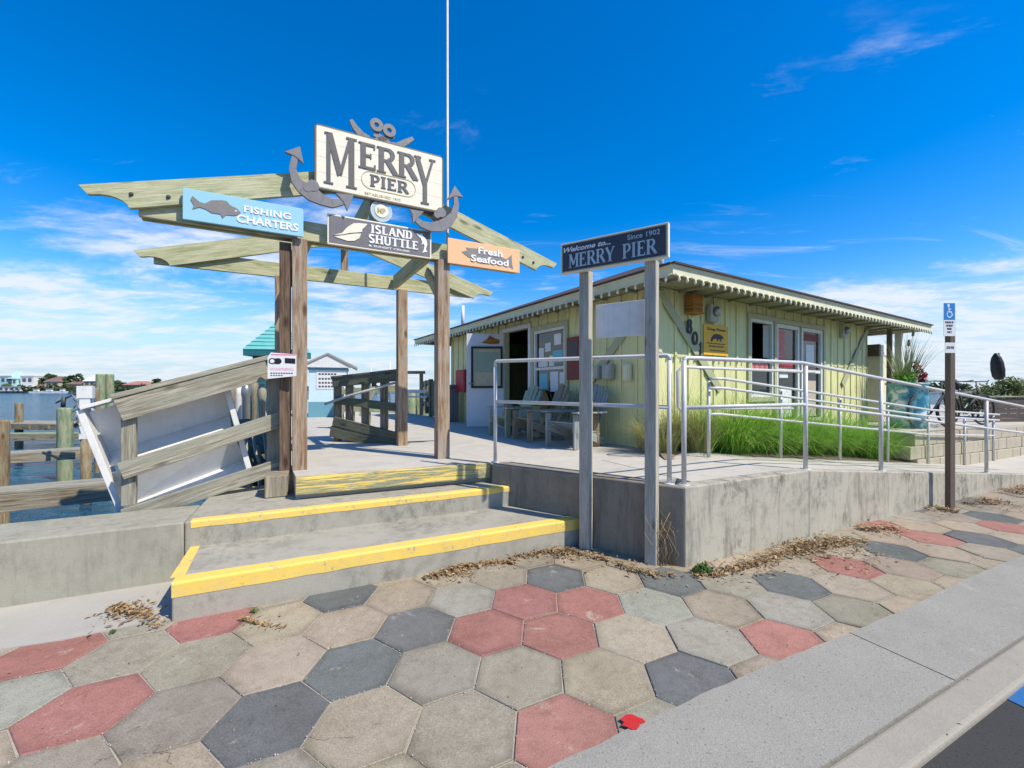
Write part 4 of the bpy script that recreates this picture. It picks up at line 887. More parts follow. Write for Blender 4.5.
# fishing charters
pc = Plane(FLp, GA, .10)
def frame4(pl, a, b, c, d):
    s0 = (pl.hit(*a)[0] + pl.hit(*d)[0]) / 2; s1 = (pl.hit(*b)[0] + pl.hit(*c)[0]) / 2; z1 = (pl.hit(*a)[1] + pl.hit(*b)[1]) / 2; z0 = (pl.hit(*c)[1] + pl.hit(*d)[1]) / 2; return s0, z0, s1, z1
s0, z0, s1, z1 = frame4(pc, (183.5, 187.6), (303.6, 211), (303, 238.4), (183, 219.3)); w, h = s1 - s0, z1 - z0
r = root('charters_sign', 'light blue FISHING CHARTERS sign with a grey fish on the left beam', 'sign', tuple(pc.p(s0, z0)), None)
signbox(pc, (s0, z0, s1, z1), .03, 'board', 'sign_blue', r)
m = MB(); fish = [(.06, .66), (.075, .78), (.13, .62), (.17, .60), (.22, .74), (.30, .80), (.34, .80), (.37, .68), (.42, .62), (.455, .50), (.44, .42), (.40, .36), (.335, .345), (.31, .22), (.29, .34), (.22, .34), (.18, .42), (.13, .46), (.075, .36), (.085, .50)]
cpoly = fish; 
def concave(m, poly, pl, off, th):             # ear-safe: bmesh triangulate
    bm = bmesh.new(); vs = [bm.verts.new((p[0], p[1], 0)) for p in poly]; f = bm.faces.new(vs); bmesh.ops.triangulate(bm, faces=[f]); bm.verts.index_update(); vv = [(v.co.x, v.co.y) for v in bm.verts]; ff = [[v.index for v in g_.verts] for g_ in bm.faces]; bm.free()
    b = len(m.v); m.v += [tuple(pl.p(x, y, off + th)) for x, y in vv]
    for t3 in ff: m.face([b + i for i in t3])
    n = len(poly); b = len(m.v); m.v += [tuple(pl.p(x, y, off)) for x, y in poly] + [tuple(pl.p(x, y, off + th)) for x, y in poly]
    for i in range(n): j = (i + 1) % n; m.face((b + i, b + j, b + n + j, b + n + i))
concave(m, [(s0 + w * x, z0 + h * y) for x, y in fish], pc, .03, .006); m.build('fish', 'fish_grey', r)
m = MB(); m.prism([(s0 + w * .415 + .008 * cos(a), z0 + h * .52 + .008 * sin(a)) for a in [k * pi / 5 for k in range(10)]], pc.o + pc.n * .036, pc.d, UP, pc.n * .002); text(m, 'FISHING', pc, s0 + w * .48, s0 + w * .885, z0 + h * .53, z0 + h * .76, .006, .03, bold=.035, space=1.1)
text(m, 'CHARTERS', pc, s0 + w * .42, s0 + w * .955, z0 + h * .16, z0 + h * .43, .006, .03, bold=.035); m.build('lettering', 'letter_white', r)
# island shuttle
s0, z0, s1, z1 = frame4(pc, (327, 213.5), (430.8, 233), (430.2, 260.5), (327, 243.6)); w, h = s1 - s0, z1 - z0
r = root('shuttle_sign', 'dark grey ISLAND SHUTTLE sign with a shell and a dolphin below the main sign', 'sign', tuple(pc.p(s0, z0)))
signbox(pc, (s0, z0, s1, z1), .035, 'frame', 'sign_cream', r); pq = Plane(FLp, GA, .101); e = .016
signbox(pq, (s0 + e, z0 + e, s1 - e, z1 - e), .036, 'board', 'sign_grey', r, bev=0)
m = MB(); letters(m, 'ISLAND', pc, s0 + w * .39, s0 + w * .80, z0 + h * .58, z0 + h * .87, .006, off=.037, T=.24, t=.14, sh=.1, gap=.03); letters(m, 'SHUTTLE', pc, s0 + w * .37, s0 + w * .86, z0 + h * .24, z0 + h * .54, .006, off=.037, T=.24, t=.14, sh=.1, gap=.03)
text(m, '& SUNSET CRUISE', pc, s0 + w * .37, s0 + w * .77, z0 + h * .11, z0 + h * .18, .004, .037, bold=.02); m.build('lettering', 'letter_white', r)
m = MB(); concave(m, [(s0 + w * x, z0 + h * y) for x, y in ((.05, .30), (.13, .42), (.17, .62), (.23, .80), (.28, .84), (.36, .86), (.335, .74), (.31, .64), (.31, .56), (.27, .52), (.20, .46), (.14, .38))], pc, .037, .006)
concave(m, [(s0 + w * x, z0 + h * y) for x, y in ((.06, .26), (.15, .36), (.24, .46), (.30, .50), (.285, .34), (.24, .22), (.18, .18), (.12, .22))], pc, .037, .006); m.build('shell', 'sign_cream', r)
m = MB(); concave(m, [(s0 + w * x, z0 + h * y) for x, y in ((.83, .84), (.87, .82), (.90, .86), (.91, .78), (.945, .66), (.955, .50), (.94, .32), (.955, .22), (.93, .20), (.90, .16), (.915, .26), (.925, .42), (.915, .50), (.895, .44), (.90, .56), (.885, .68), (.855, .76))], pc, .037, .006); m.build('dolphin', 'letter_white', r)
# fresh seafood
s0, z0, s1, z1 = frame4(pc, (447.2, 238.6), (518.8, 250.4), (518.3, 273.6), (446.7, 263.5)); w, h = s1 - s0, z1 - z0
r = root('seafood_sign', 'orange Fresh Seafood sign with a grey fish on the right beam', 'sign', tuple(pc.p(s0, z0)))
signbox(pc, (s0, z0, s1, z1), .03, 'board', 'sign_orange', r)
m = MB(); concave(m, [(s0 + w * x, z0 + h * y) for x, y in ((.18, .52), (.26, .62), (.24, .72), (.36, .74), (.48, .76), (.58, .72), (.68, .60), (.80, .50), (.88, .72), (.88, .44), (.90, .14), (.80, .26), (.66, .22), (.52, .20), (.44, .16), (.38, .26), (.26, .36))], pc, .03, .004); m.build('fish', 'fish_grey', r)
m = MB(); text(m, 'Fresh', pc, s0 + w * .40, s0 + w * .74, z0 + h * .55, z0 + h * .83, .006, .034, bold=.03); text(m, 'Seafood', pc, s0 + w * .30, s0 + w * .83, z0 + h * .20, z0 + h * .48, .006, .034, bold=.03); m.build('lettering', 'letter_white', r)
# ================================================================== the shop on the pier
hs = root('pier_shop', 'pale yellow board and batten pier shop under a low hip roof strung with bulbs', 'building', tuple(HC + UP * DK))
ZW = 2.90
def wall(o, d, L, ops, name, mat_='yellow_wall', z0=DK - .1, z1=ZW, th=.12, batt=.305, boff=.1):
    """board and batten wall with openings (a,b,z0,z1); d = direction, outside on the right of d"""
    n = Vector((d.y, -d.x, 0)); m = MB(); P = lambda s, z, k: o + d * s + n * k + UP * z
    def seg(a, b, c, e):
        if b - a < .002 or e - c < .002: return
        m.hexa([P(a, c, 0), P(b, c, 0), P(b, c, -th), P(a, c, -th), P(a, e, 0), P(b, e, 0), P(b, e, -th), P(a, e, -th)])
    cuts = sorted({0, L} | {v for q in ops for v in q[:2]})
    for a, b in zip(cuts, cuts[1:]):
        hit = sorted([q for q in ops if q[0] <= a + 1e-6 and q[1] >= b - 1e-6], key=lambda q: q[2]); z = z0
        for q in hit: seg(a, b, z, q[2]); z = q[3]
        seg(a, b, z, z1)
    s = boff
    while s < L:
        z = z0 + .02; blk = [q for q in ops if q[0] - .09 < s < q[1] + .09]
        parts = []
        for q in sorted(blk, key=lambda q: q[2]): parts.append((z, q[2] - .09)); z = q[3] + .09
        parts.append((z, z1 - .004))
        for a, b in parts:
            if b - a > .03: m.hexa([P(s - .022, a, .018), P(s + .022, a, .018), P(s + .022, a, .0005), P(s - .022, a, .0005), P(s - .022, b, .018), P(s + .022, b, .018), P(s + .022, b, .0005), P(s - .022, b, .0005)])
        s += batt
    return m.build(name, mat_, hs, bevel=.0025, seg=1)
# left wall runs from far end to the corner: s = 6.9 - w
LW = 6.9; HFar = HC + HV * LW
lop = [(LW - 2.90, LW - 1.92, 1.05, 2.62), (LW - 4.02, LW - 3.06, DK, 2.72)]
wall(HFar, -HV, LW, lop, 'wall', boff=.16)
SWL = 7.1
sop = [(2.30, 3.05, 1.36, 2.68), (3.12, 4.90, .86, 2.66)]
wall(HC + HU * .002, HU, SWL, sop, 'wall')
wall(HC + HU * SWL + HV * .0, HV, LW, [], 'wall'); wall(HC + HU * SWL + HV * LW, -HU, SWL, [], 'wall')
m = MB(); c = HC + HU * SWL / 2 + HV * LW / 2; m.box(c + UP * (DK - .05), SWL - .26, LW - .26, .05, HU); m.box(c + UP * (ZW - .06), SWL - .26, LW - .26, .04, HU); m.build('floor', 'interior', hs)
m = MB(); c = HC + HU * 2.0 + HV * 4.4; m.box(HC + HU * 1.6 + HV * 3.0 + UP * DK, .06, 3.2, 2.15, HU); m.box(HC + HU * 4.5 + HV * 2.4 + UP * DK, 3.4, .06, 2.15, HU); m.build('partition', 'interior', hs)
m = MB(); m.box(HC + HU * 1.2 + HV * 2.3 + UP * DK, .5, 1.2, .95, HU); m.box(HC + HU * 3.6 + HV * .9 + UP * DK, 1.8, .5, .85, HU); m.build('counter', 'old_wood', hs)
# corner boards and let-in braces
m = MB(); m.box(HC + UP * (DK - .02) - HV * .026 + HU * .03, .11, .02, 2.2, HU); m.box(HC + UP * (DK - .02) - HU * .013 + HV * .03, .02, .11, 2.2, HU); m.build('corner_board', 'yellow_wall', hs, bevel=.003)
def brace(o, d, s0, z0, s1, z1):
    n = Vector((d.y, -d.x, 0)); m = MB(); a = o + d * s0 + UP * z0 + n * .028; b = o + d * s1 + UP * z1 + n * .028; m.board(a, b, .018, .13); return m.build('brace', 'green_trim', hs, bevel=.003)
brace(HC, HU, .06, ZW - .08, 1.45, 1.48); brace(HC, -HV, -.06, ZW - .08, -1.75, 1.15); brace(HC, HU, SWL - .08, ZW - .08, SWL - 1.35, 1.58)
# roof
EV = HC - HU * .45 - HV * .62; EL1, EL2 = 9.3, 9.2; ZE = 3.0; pit = .388
def E_(a, b, z): return EV + HU * a + HV * b + UP * z
m = MB(); hx_ = min(EL1, EL2) / 2; k = len(m.v)
m.v += [tuple(E_(0, 0, ZE)), tuple(E_(EL1, 0, ZE)), tuple(E_(EL1, EL2, ZE)), tuple(E_(0, EL2, ZE)), tuple(E_(EL1 / 2, EL2 / 2, ZE + hx_ * pit))]
for i in range(4): m.face((k + i, k + (i + 1) % 4, k + 4))
m.build('roof', 'shingle', hs)
rf = [o for o in bpy.data.objects if o.parent == hs and o.name.startswith('roof')][0]
m = MB()
for a, b, c, d in ((-.02, -.02, EL1 + .02, -.02), (-.02, EL2 + .02, EL1 + .02, EL2 + .02)): m.board(E_(a, b, ZE - .008), E_(c, d, ZE - .008), .05, .022)
for a, b, c, d in ((-.02, .006, -.02, EL2), (EL1 + .02, .006, EL1 + .02, EL2)): m.board(E_(a, b, ZE - .009), E_(c, d, ZE - .009), .05, .02)
m.build('shingle_edge', 'shingle', rf)
m = MB()
m.board(E_(0, .012, 2.925), E_(EL1, .012, 2.925), .025, .13); m.board(E_(0, EL2, 2.925), E_(EL1, EL2, 2.925), .025, .13); m.build('fascia', 'fascia', rf, bevel=.002)
m = MB(); m.board(E_(.012, .026, 2.925), E_(.012, EL2 - .02, 2.925), .025, .13); m.board(E_(EL1, .026, 2.925), E_(EL1, EL2 - .02, 2.925), .025, .13); m.build('fascia', 'fascia', rf, bevel=.002)
m = MB(); m.board(E_(-.006, -.008, 2.965), E_(EL1, -.008, 2.965), .014, .035); m.board(E_(-.008, .0, 2.964), E_(-.008, EL2, 2.964), .014, .034); m.build('fascia_trim', 'fascia', rf)
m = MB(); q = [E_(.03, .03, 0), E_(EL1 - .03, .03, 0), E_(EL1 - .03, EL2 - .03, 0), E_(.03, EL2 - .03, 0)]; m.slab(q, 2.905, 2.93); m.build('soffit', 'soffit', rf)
m = MB()
k = .35
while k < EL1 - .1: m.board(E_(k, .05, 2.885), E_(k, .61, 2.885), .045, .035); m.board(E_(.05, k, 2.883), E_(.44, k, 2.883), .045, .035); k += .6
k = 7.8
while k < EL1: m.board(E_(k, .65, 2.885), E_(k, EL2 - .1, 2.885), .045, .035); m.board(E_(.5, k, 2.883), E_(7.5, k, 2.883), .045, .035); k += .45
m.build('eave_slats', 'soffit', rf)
for (a, b, h, rr) in ((1.2, 1.15, .36, .055), (1.1, 8.15, .55, .05), (4.2, 6.0, .4, .05)):
    z = ZE + min(a, b, EL1 - a, EL2 - b) * pit; m = MB(); m.lathe(E_(a, b, 0), [(rr, z - .1), (rr, z + h)], 12); m.build('vent_pipe', 'white', rf)
# string lights along both eaves
def lights(d0, n_, L, label):
    r = root('string_lights', label, 'string lights', tuple(E_(0, 0, 2.8)), 'strings of bulbs under the shop eaves'); m = MB(); N_ = int(L / .155); pts = []
    for i in range(N_ * 2 + 1): s = i * L / (N_ * 2); pts.append(EV + d0 * s + n_ * .028 + UP * (2.862 - (.022 if i % 2 else 0)))
    m.tube(pts, .006, 5); m.build('wire', 'fascia', r)
    for i in range(N_):
        p = pts[2 * i + 1]; mm = MB(); mm.lathe((p.x, p.y, p.z), [(.004, -.062 + R.uniform(-.006, .006)), (.014, -.05), (.019, -.034), (.012, -.012), (.012, .008)], 7); mm.build('bulb', 'bulb', r)
lights(HU, -HV, EL1, 'string of cream bulbs under the street side eave of the shop'); lights(HV, -HU, EL2, 'string of cream bulbs under the shaded left eave of the shop')
# posts of the far porch
m = MB(); q = at(889.5, 389, 9.75); m.post(q, DK, 2.905, .085, .085, HU); m.build('porch_post', 'post_brown', hs)
m = MB(); q = at(899, 389, 10.35); m.post(q, DK, 2.905, .13, .13, HU); m.build('porch_post', 'white', hs)
# windows and door
pl_s = Plane(HC, HU, .0); pl_l = Plane(HC, -HV, .0)
def fr(m, pl, a, b, z0, z1, w, off, th):
    def bx_(s0, s1, za, zb): m.prism(rc(s0, za, s1, zb), pl.o + pl.n * off, pl.d, UP, pl.n * th)
    bx_(a, a + w, z0, z1); bx_(b - w, b, z0, z1); bx_(a + w, b - w, z1 - w, z1); bx_(a + w, b - w, z0, z0 + w)
def win(pl, a, b, z0, z1, casing='white', rails=(), glass=True, cw=.07, gl_parts=None):
    m = MB(); fr(m, pl, a - .075, b + .075, z0 - .075, z1 + .075, .085, .003, .03); w = m.build('window', 'green_trim', hs, bevel=.003)
    m = MB(); fr(m, pl, a + .008, b - .008, z0 + .008, z1 - .008, .05, -.06, .075)
    for z in rails: m.prism(rc(a + .058, z - .025, b - .058, z + .025), pl.o - pl.n * .055, pl.d, UP, pl.n * .06)
    m.build('sash', casing, w, bevel=.003)
    if glass: m = MB(); za, zb = gl_parts or (z0, z1); m.prism(rc(a + .056, za + .056, b - .056, zb - .056), pl.o - pl.n * .035, pl.d, UP, pl.n * .004); m.build('pane', 'glass', w)
    return w
def sheetp(w, pl, items, off=-.029):
    for (s0, z0, s1, z1, mt_) in items: m = MB(); m.prism([(s0, z0), (s1, z0 + R.uniform(-.004, .004)), (s1, z1), (s0, z1)], pl.o + pl.n * off, pl.d, UP, pl.n * .002); m.build('poster', mt_, w)
w = win(pl_s, 2.30, 3.05, 1.36, 2.68, rails=(1.98,), gl_parts=(1.36, 2.0))
sheetp(w, pl_s, [(2.36, 1.82, 2.94, 1.93, 'red_paper'), (2.78, 2.04, 2.97, 2.6, 'grey_box')])
m = MB()
for z in (1.44, 1.52, 1.60, 1.68): m.prism(rc(2.37, z, 2.96, z + .045), pl_s.o - pl_s.n * .09, pl_s.d, UP, pl_s.n * .01)
m.build('shutter_slats', 'white', w)
m = MB(); fr(m, pl_s, 3.04, 4.98, .78, 2.74, .085, .003, .031); w = m.build('window', 'green_trim', hs, bevel=.003)
for a, b in ((3.14, 3.96), (4.04, 4.88)):
    m = MB(); fr(m, pl_s, a, b, .88, 2.65, .065, -.06, .075); m.prism(rc(a + .065, 1.80, b - .065, 1.86), pl_s.o - pl_s.n * .055, pl_s.d, UP, pl_s.n * .06); m.build('sash', 'white', w, bevel=.003)
    m = MB(); m.prism(rc(a + .06, .94, b - .06, 2.59), pl_s.o - pl_s.n * .035, pl_s.d, UP, pl_s.n * .004); m.build('pane', 'glass', w)
m = MB(); m.prism(rc(3.966, .80, 4.034, 2.70), pl_s.o - pl_s.n * .07, pl_s.d, UP, pl_s.n * .05); m.build('mullion', 'black', w)
sheetp(w, pl_s, [(3.22, 1.88, 3.50, 2.55, 'red_paper'), (3.22, 1.88, 3.80, 2.04, 'red'), (3.32, 1.70, 3.62, 1.78, 'paper'), (3.3, 1.0, 3.75, 1.5, 'panel_grey'), (4.12, 2.42, 4.78, 2.56, 'red_board'), (4.16, .98, 4.7, 1.66, 'far_tan'), (4.3, 2.0, 4.62, 2.35, 'panel_grey')])
# left wall window with posters
w = win(pl_l, -2.90, -1.92, 1.05, 2.62, rails=(1.88,))
sheetp(w, pl_l, [(-2.78, 2.05, -2.62, 2.28, 'paper'), (-2.58, 2.2, -2.40, 2.36, 'paper'), (-2.34, 1.98, -2.05, 2.2, 'cyan_paper'), (-2.8, 1.92, -2.5, 2.02, 'paper'), (-2.75, 1.5, -2.5, 1.8, 'cyan_paper'), (-2.42, 1.45, -2.18, 1.82, 'paper'), (-2.14, 1.6, -2.02, 1.8, 'paper'), (-2.3, 2.3, -2.1, 2.5, 'panel_grey'), (-2.45, 1.92, -2.3, 2.12, 'paper')])
m = MB(); fr(m, pl_l, -4.10, -2.98, DK - .01, 2.80, .085, .003, .035); dr = m.build('door', 'white_door', hs, bevel=.003)
hinge = HC + HV * 4.02 - HU * .03; ld = Vector((-1, -.03, 0)).normalized(); lpl = Plane(hinge, -ld, 0)      # leaf swings out, parallel to the street view
L_ = .80
m = MB(); m.prism(rc(-L_, DK + .015, 0, 2.70), lpl.o, lpl.d, UP, -lpl.n * .045); m.build('door_leaf', 'white_door', dr, bevel=.004)
m = MB(); fr(m, lpl, -L_ + .10, -.02, 1.52, 2.42, .045, 0.002, .03); m.build('poster_frame', 'black', dr)
m = MB(); m.prism(rc(-L_ + .14, 1.56, -.06, 2.38), lpl.o + lpl.n * .003, lpl.d, UP, lpl.n * .008); m.build('poster', 'poster_tan', dr)
m = MB(); m.prism(rc(-L_ + .18, 1.86, -.10, 2.30), lpl.o + lpl.n * .012, lpl.d, UP, lpl.n * .002); m.build('map_print', 'poster_green', dr)
m = MB(); concave(m, [(-.48, 2.50), (-.36, 2.58), (-.30, 2.66), (-.2, 2.60), (-.08, 2.56), (-.1, 2.48), (-.3, 2.47)], lpl, .002, .01); m.build('door_ornament', 'box_wood', dr)
m = MB(); q = lpl.p(-L_ + .06, 1.62, .0); m.tube([q, q + lpl.n * .05], .02, 10); m.tube([q + lpl.n * .05, q + lpl.n * .055 + lpl.d * .1], .012, 8); m.build('door_handle', 'steel', dr)
# things on the left wall
r = root('menu_board', 'dark red notice board on the shaded wall right of the poster window', 'notice board', tuple(pl_l.p(-1.7, 1.67)))
m = MB(); m.prism(rc(-1.84, 1.66, -1.50, 2.38), pl_l.o + pl_l.n * .02, pl_l.d, UP, pl_l.n * .04); m.build('frame', 'red_board', r, bevel=.004)
m = MB(); m.prism(rc(-1.79, 2.0, -1.55, 2.30), pl_l.o + pl_l.n * .061, pl_l.d, UP, pl_l.n * .003); m.build('panel', 'dark_metal', r)
def wbox(pl, s0, z0, s1, z1, d, mt_, label, cat, name, lid=True):
    r = root(name, label, cat, tuple(pl.p((s0 + s1) / 2, z0))); m = MB(); m.prism(rc(s0, z0, s1, z1), pl.o + pl.n * .02, pl.d, UP, pl.n * d); m.build('housing', mt_, r, bevel=.008)
    m = MB()
    if lid: m.prism(rc(s0 + .02, z0 + .02, s1 - .02, z1 - .02), pl.o + pl.n * (.021 + d), pl.d, UP, pl.n * .008)
    m.build('cover', mt_, r, bevel=.003) if lid else None
    return r
wbox(pl_l, -1.16, 1.66, -1.00, 1.86, .09, 'grey_box', 'grey electrical box on the shaded wall, left of three', 'electrical box', 'electrical_box')
wbox(pl_l, -.92, 1.64, -.74, 1.88, .10, 'grey_box', 'larger grey electrical box on the shaded wall, middle of three', 'electrical box', 'electrical_box')
wbox(pl_l, -.52, 1.62, -.40, 1.86, .07, 'fascia', 'small pale electrical box on the shaded wall nearest the corner', 'electrical box', 'electrical_box')
rr_ = wbox(pl_l, -5.1, 1.95, -4.85, 2.35, .12, 'grey_box', 'grey electric meter box with a round glass meter left of the open door', 'electric meter', 'meter_box')
m = MB(); q = pl_l.p(-4.97, 2.2, .14); m.tube([q, q + pl_l.n * .1], .07, 16); m.build('meter', 'steel', rr_)
m = MB(); m.tube([pl_l.p(-4.97, 1.95, .06), pl_l.p(-4.97, 1.4, .06), pl_l.p(-4.9, 1.2, .06), pl_l.p(-4.9, DK, .06)], .022, 8); m.build('conduit', 'green_trim', rr_)
wbox(pl_l, -6.1, 1.42, -5.6, 1.98, .2, 'red', 'red fire hose cabinet at the far end of the shaded shop wall', 'fire cabinet', 'fire_cabinet')
r = root('grey_locker', 'tall grey bin cabinet standing under the red fire cabinet', 'bin', tuple(at(449, 421, 10.6)))
q = at(449, 389, 10.9); m = MB(); m.box((q.x, q.y, DK), .36, .4, .88, HU); m.build('body', 'grey_bin', r, bevel=.02); m = MB(); m.box((q.x, q.y, DK + .88), .40, .44, .06, HU); m.build('lid', 'grey_bin', r, bevel=.015)
# street wall things
r = root('wood_lamp_box', 'orange brown wooden box hung under the eave at the shop corner', 'wooden box', tuple(pl_s.p(.75, 2.5)))
s0, z1 = pl_s.hit(688, 287); s1, z0 = pl_s.hit(704, 309)
m = MB(); m.prism(rc(.60, 2.60, .82, 2.85), pl_s.o + pl_s.n * .02, pl_s.d, UP, pl_s.n * .14); m.build('box', 'box_wood', r, bevel=.006)
m = MB(); m.prism(rc(.585, 2.575, .835, 2.60), pl_s.o + pl_s.n * .02, pl_s.d, UP, pl_s.n * .155); m.build('base_board', 'box_wood', r, bevel=.003)
def walllamp(s, z, label):
    r = root('wall_light', label, 'wall light', tuple(pl_s.p(s, z)), 'grey lights on the street wall of the shop'); m = MB(); m.prism(rc(s - .10, z - .13, s + .10, z + .13), pl_s.o + pl_s.n * .02, pl_s.d, UP, pl_s.n * .08); m.build('housing', 'grey_box', r, bevel=.01)
    m = MB(); q = pl_s.p(s + .02, z + .02, .10); m.tube([q, q + pl_s.n * .04, q + pl_s.n * .07], [.075, .07, .04], 14); m.build('lens', 'steel', r)
s, z = pl_s.hit(709, 314); walllamp(s, z, 'grey wall light above the orange dog notice'); s, z = pl_s.hit(840, 332); walllamp(s, z, 'grey wall light near the right end of the street wall')
for ch, x, y, lb in (('8', 687.3, 326.8, 'black house number 8, highest of the three digits'), ('0', 692.8, 338.6, 'black house number 0 between the digits 8 and 1'), ('1', 698.3, 349.2, 'black house number 1, lowest of the three digits')):
    s, z = pl_s.hit(x, y); m = MB(); letters(m, ch, pl_s, s - .02 - (.062 if ch != '1' else .03), s - .02 + (.062 if ch != '1' else .03), z - .098, z + .098, .012, off=.045, t=.12, T=.24); tag(m.build('house_number', 'black'), lb, 'house number')
s0, z1 = pl_s.hit(701.5, 324); s1, z0 = pl_s.hit(726, 356.5); w = s1 - s0; h = z1 - z0
r = root('dog_notice', 'orange yellow notice with a black dog silhouette on the street wall of the shop', 'sign', tuple(pl_s.p(s0, z0)))
m = MB(); m.prism(rc(s0, z0, s1, z1), pl_s.o + pl_s.n * .03, pl_s.d, UP, pl_s.n * .006); m.build('plate', 'dog_yellow', r, bevel=.002)
m = MB(); text(m, 'Dog Paws', pl_s, s0 + w * .14, s0 + w * .88, z0 + h * .79, z0 + h * .90, .002, .036, bold=.04)
concave(m, [(s0 + w * x, z0 + h * y) for x, y in ((.27, .47), (.30, .58), (.38, .68), (.50, .72), (.68, .70), (.78, .64), (.80, .58), (.72, .56), (.70, .46), (.66, .46), (.65, .54), (.58, .54), (.57, .47), (.53, .47), (.52, .55), (.42, .55), (.36, .50), (.33, .44))], pl_s, .036, .002)
for (v, n_, a, b, hh_) in ((.37, 14, .12, .88, .035), (.27, 10, .20, .82, .045), (.14, 12, .26, .88, .035)):
    for k in range(n_):
        u0 = a + (b - a) * k / n_; m.prism(rc(s0 + w * u0, z0 + h * v, s0 + w * (u0 + (b - a) / n_ * .65), z0 + h * (v + hh_ * (1 if k % 3 else 1.3))), pl_s.o + pl_s.n * .036, pl_s.d, UP, pl_s.n * .002)
m.build('lettering', 'black', r)

# ================================================================== welcome sign
wo = Vector((.487, 4.05, 0)); wd_ = Vector((1.31 - .487, 3.51 - 4.05, 0)); pw = Plane(wo, wd_, 0); WLn = wd_.length
r = root('welcome_sign', 'navy Welcome to MERRY PIER sign board with pale border on two grey posts', 'sign', (.9, 3.77, 0))
for px, by in ((585.3, 549), (647.5, 568.5)):
    q = ground(px, by); s = (q - pw.o).dot(pw.d); q = pw.p(s, 0, -.055); m = MB(); m.post(q, -.05, 2.60, .098, .098, pw.d); m.build('post', 'sign_post_wood', r, bevel=.006)
zz0, zz1 = 2.585, 2.873
m = MB(); m.prism(rc(0, zz0, WLn, zz1), pw.o, pw.d, UP, pw.n * .045); m.build('frame', 'sign_cream', r, bevel=.004)
m = MB(); fr(m, pw, .012, WLn - .012, zz0 + .012, zz1 - .012, .008, .0455, .001); m.build('gold_line', 'gold', r)
e = .021; m = MB(); m.prism(rc(e, zz0 + e, WLn - e, zz1 - e), pw.o + pw.n * .0455, pw.d, UP, pw.n * .001); m.build('field', 'sign_navy', r)
H_ = zz1 - zz0; o_ = .0468
def ux(x): return pw.hit(x, 250)[0]
m = MB(); letters(m, 'MERRY', pw, ux(571), ux(616.5), zz0 + .16 * H_, zz0 + .60 * H_, .003, off=o_, gap=.02, sh=.05); letters(m, 'PIER', pw, ux(624), ux(658), zz0 + .16 * H_, zz0 + .60 * H_, .003, off=o_, gap=.03, sh=.05)
text(m, 'Since 1902', pw, ux(629), ux(661.5), zz0 + .70 * H_, zz0 + .85 * H_, .002, o_, bold=.01); m.build('lettering', 'disc_blue', r)
m = MB(); text(m, 'Welcome to...', pw, ux(566), ux(612.5), zz0 + .68 * H_, zz0 + .84 * H_, .002, o_, bold=.025, shear=.35); m.build('script_lettering', 'letter_white', r)
m = MB(); s0, z1 = pw.hit(591, 300); s1, z0 = pw.hit(641, 333.5); z1 = pw.hit(641, 297)[1]; m.prism(rc(s0, z0, s1, z1), pw.o - pw.n * .13, pw.d, UP, pw.n * .015); m.build('blank_panel', 'white', r, bevel=.003)

# disabled parking sign
q = ground(950, 508.5); dpl = Plane(q, Vector((1, .04, 0)), .055)
r = root('parking_sign', 'blue and white disabled parking sign on a brown post at the ramp edge', 'sign', (q.x, q.y, 0))
m = MB(); m.post(q, -.1, 2.56, .068, .068, dpl.d); m.build('post', 'post_brown', r, bevel=.006)
s0, z1 = dpl.hit(943.4, 302.8); s1, z0 = dpl.hit(954.8, 336.2); w = s1 - s0; h = z1 - z0; zb = dpl.hit(943, 319.8)[1]
m = MB(); m.prism(rc(s0, z0, s1, z1), dpl.o, dpl.d, UP, dpl.n * .004); m.build('plate', 'letter_white', r, bevel=.0015)
m = MB(); m.prism(rc(s0 + .004, zb, s1 - .004, z1 - .004), dpl.o + dpl.n * .0045, dpl.d, UP, dpl.n * .001); m.build('blue_field', 'isa_blue', r)
m = MB(); hb = z1 - zb; o_ = dpl.o + dpl.n * .006; X = lambda u: s0 + w * u; Z = lambda v: zb + hb * v
for poly in (arc(.40, .84, .05, .05, 0, 360, .1, 12), ln(.42, .76, .45, .46, .07), ln(.44, .62, .62, .62, .06), ln(.45, .46, .64, .46, .07), ln(.64, .48, .74, .24, .07), ln(.70, .25, .80, .29, .05), arc(.48, .33, .20, .19, 120, 340, .06, 12)):
    m.prism([(X(a), Z(b)) for a, b in poly], o_, dpl.d, UP, dpl.n * (.001 + .0002 * R.random())) if len(poly) < 5 else None
    if len(poly) >= 5:
        n = len(poly) // 2
        for i in range(n - 1): m.prism([(X(a), Z(b)) for a, b in (poly[i], poly[i + 1], poly[-2 - i], poly[-1 - i])], o_, dpl.d, UP, dpl.n * .0013)
m.build('wheelchair_symbol', 'letter_white', r)
m = MB(); hh = zb - z0
for i, t_ in enumerate(('PARKING BY', 'DISABLED', 'PERMIT', 'ONLY')): a = .12 if i == 0 else .2 if i == 1 else .28; text(m, t_, dpl, s0 + w * a, s1 - w * a, zb - hh * (.22 + .2 * i), zb - hh * (.09 + .2 * i), .001, .0045, bold=.02)
m.build('lettering', 'dark_metal', r)
s0, z1 = dpl.hit(944.8, 342.6); s1, z0 = dpl.hit(955.2, 353); w = s1 - s0; h = z1 - z0
m = MB(); m.prism(rc(s0, z0, s1, z1), dpl.o, dpl.d, UP, dpl.n * .004); m.build('small_plate', 'letter_white', r, bevel=.0015)
m = MB(); text(m, '$255 FINE', dpl, s0 + w * .15, s1 - w * .15, z0 + h * .35, z0 + h * .65, .001, .0045, bold=.02); m.build('lettering', 'dark_metal', r)

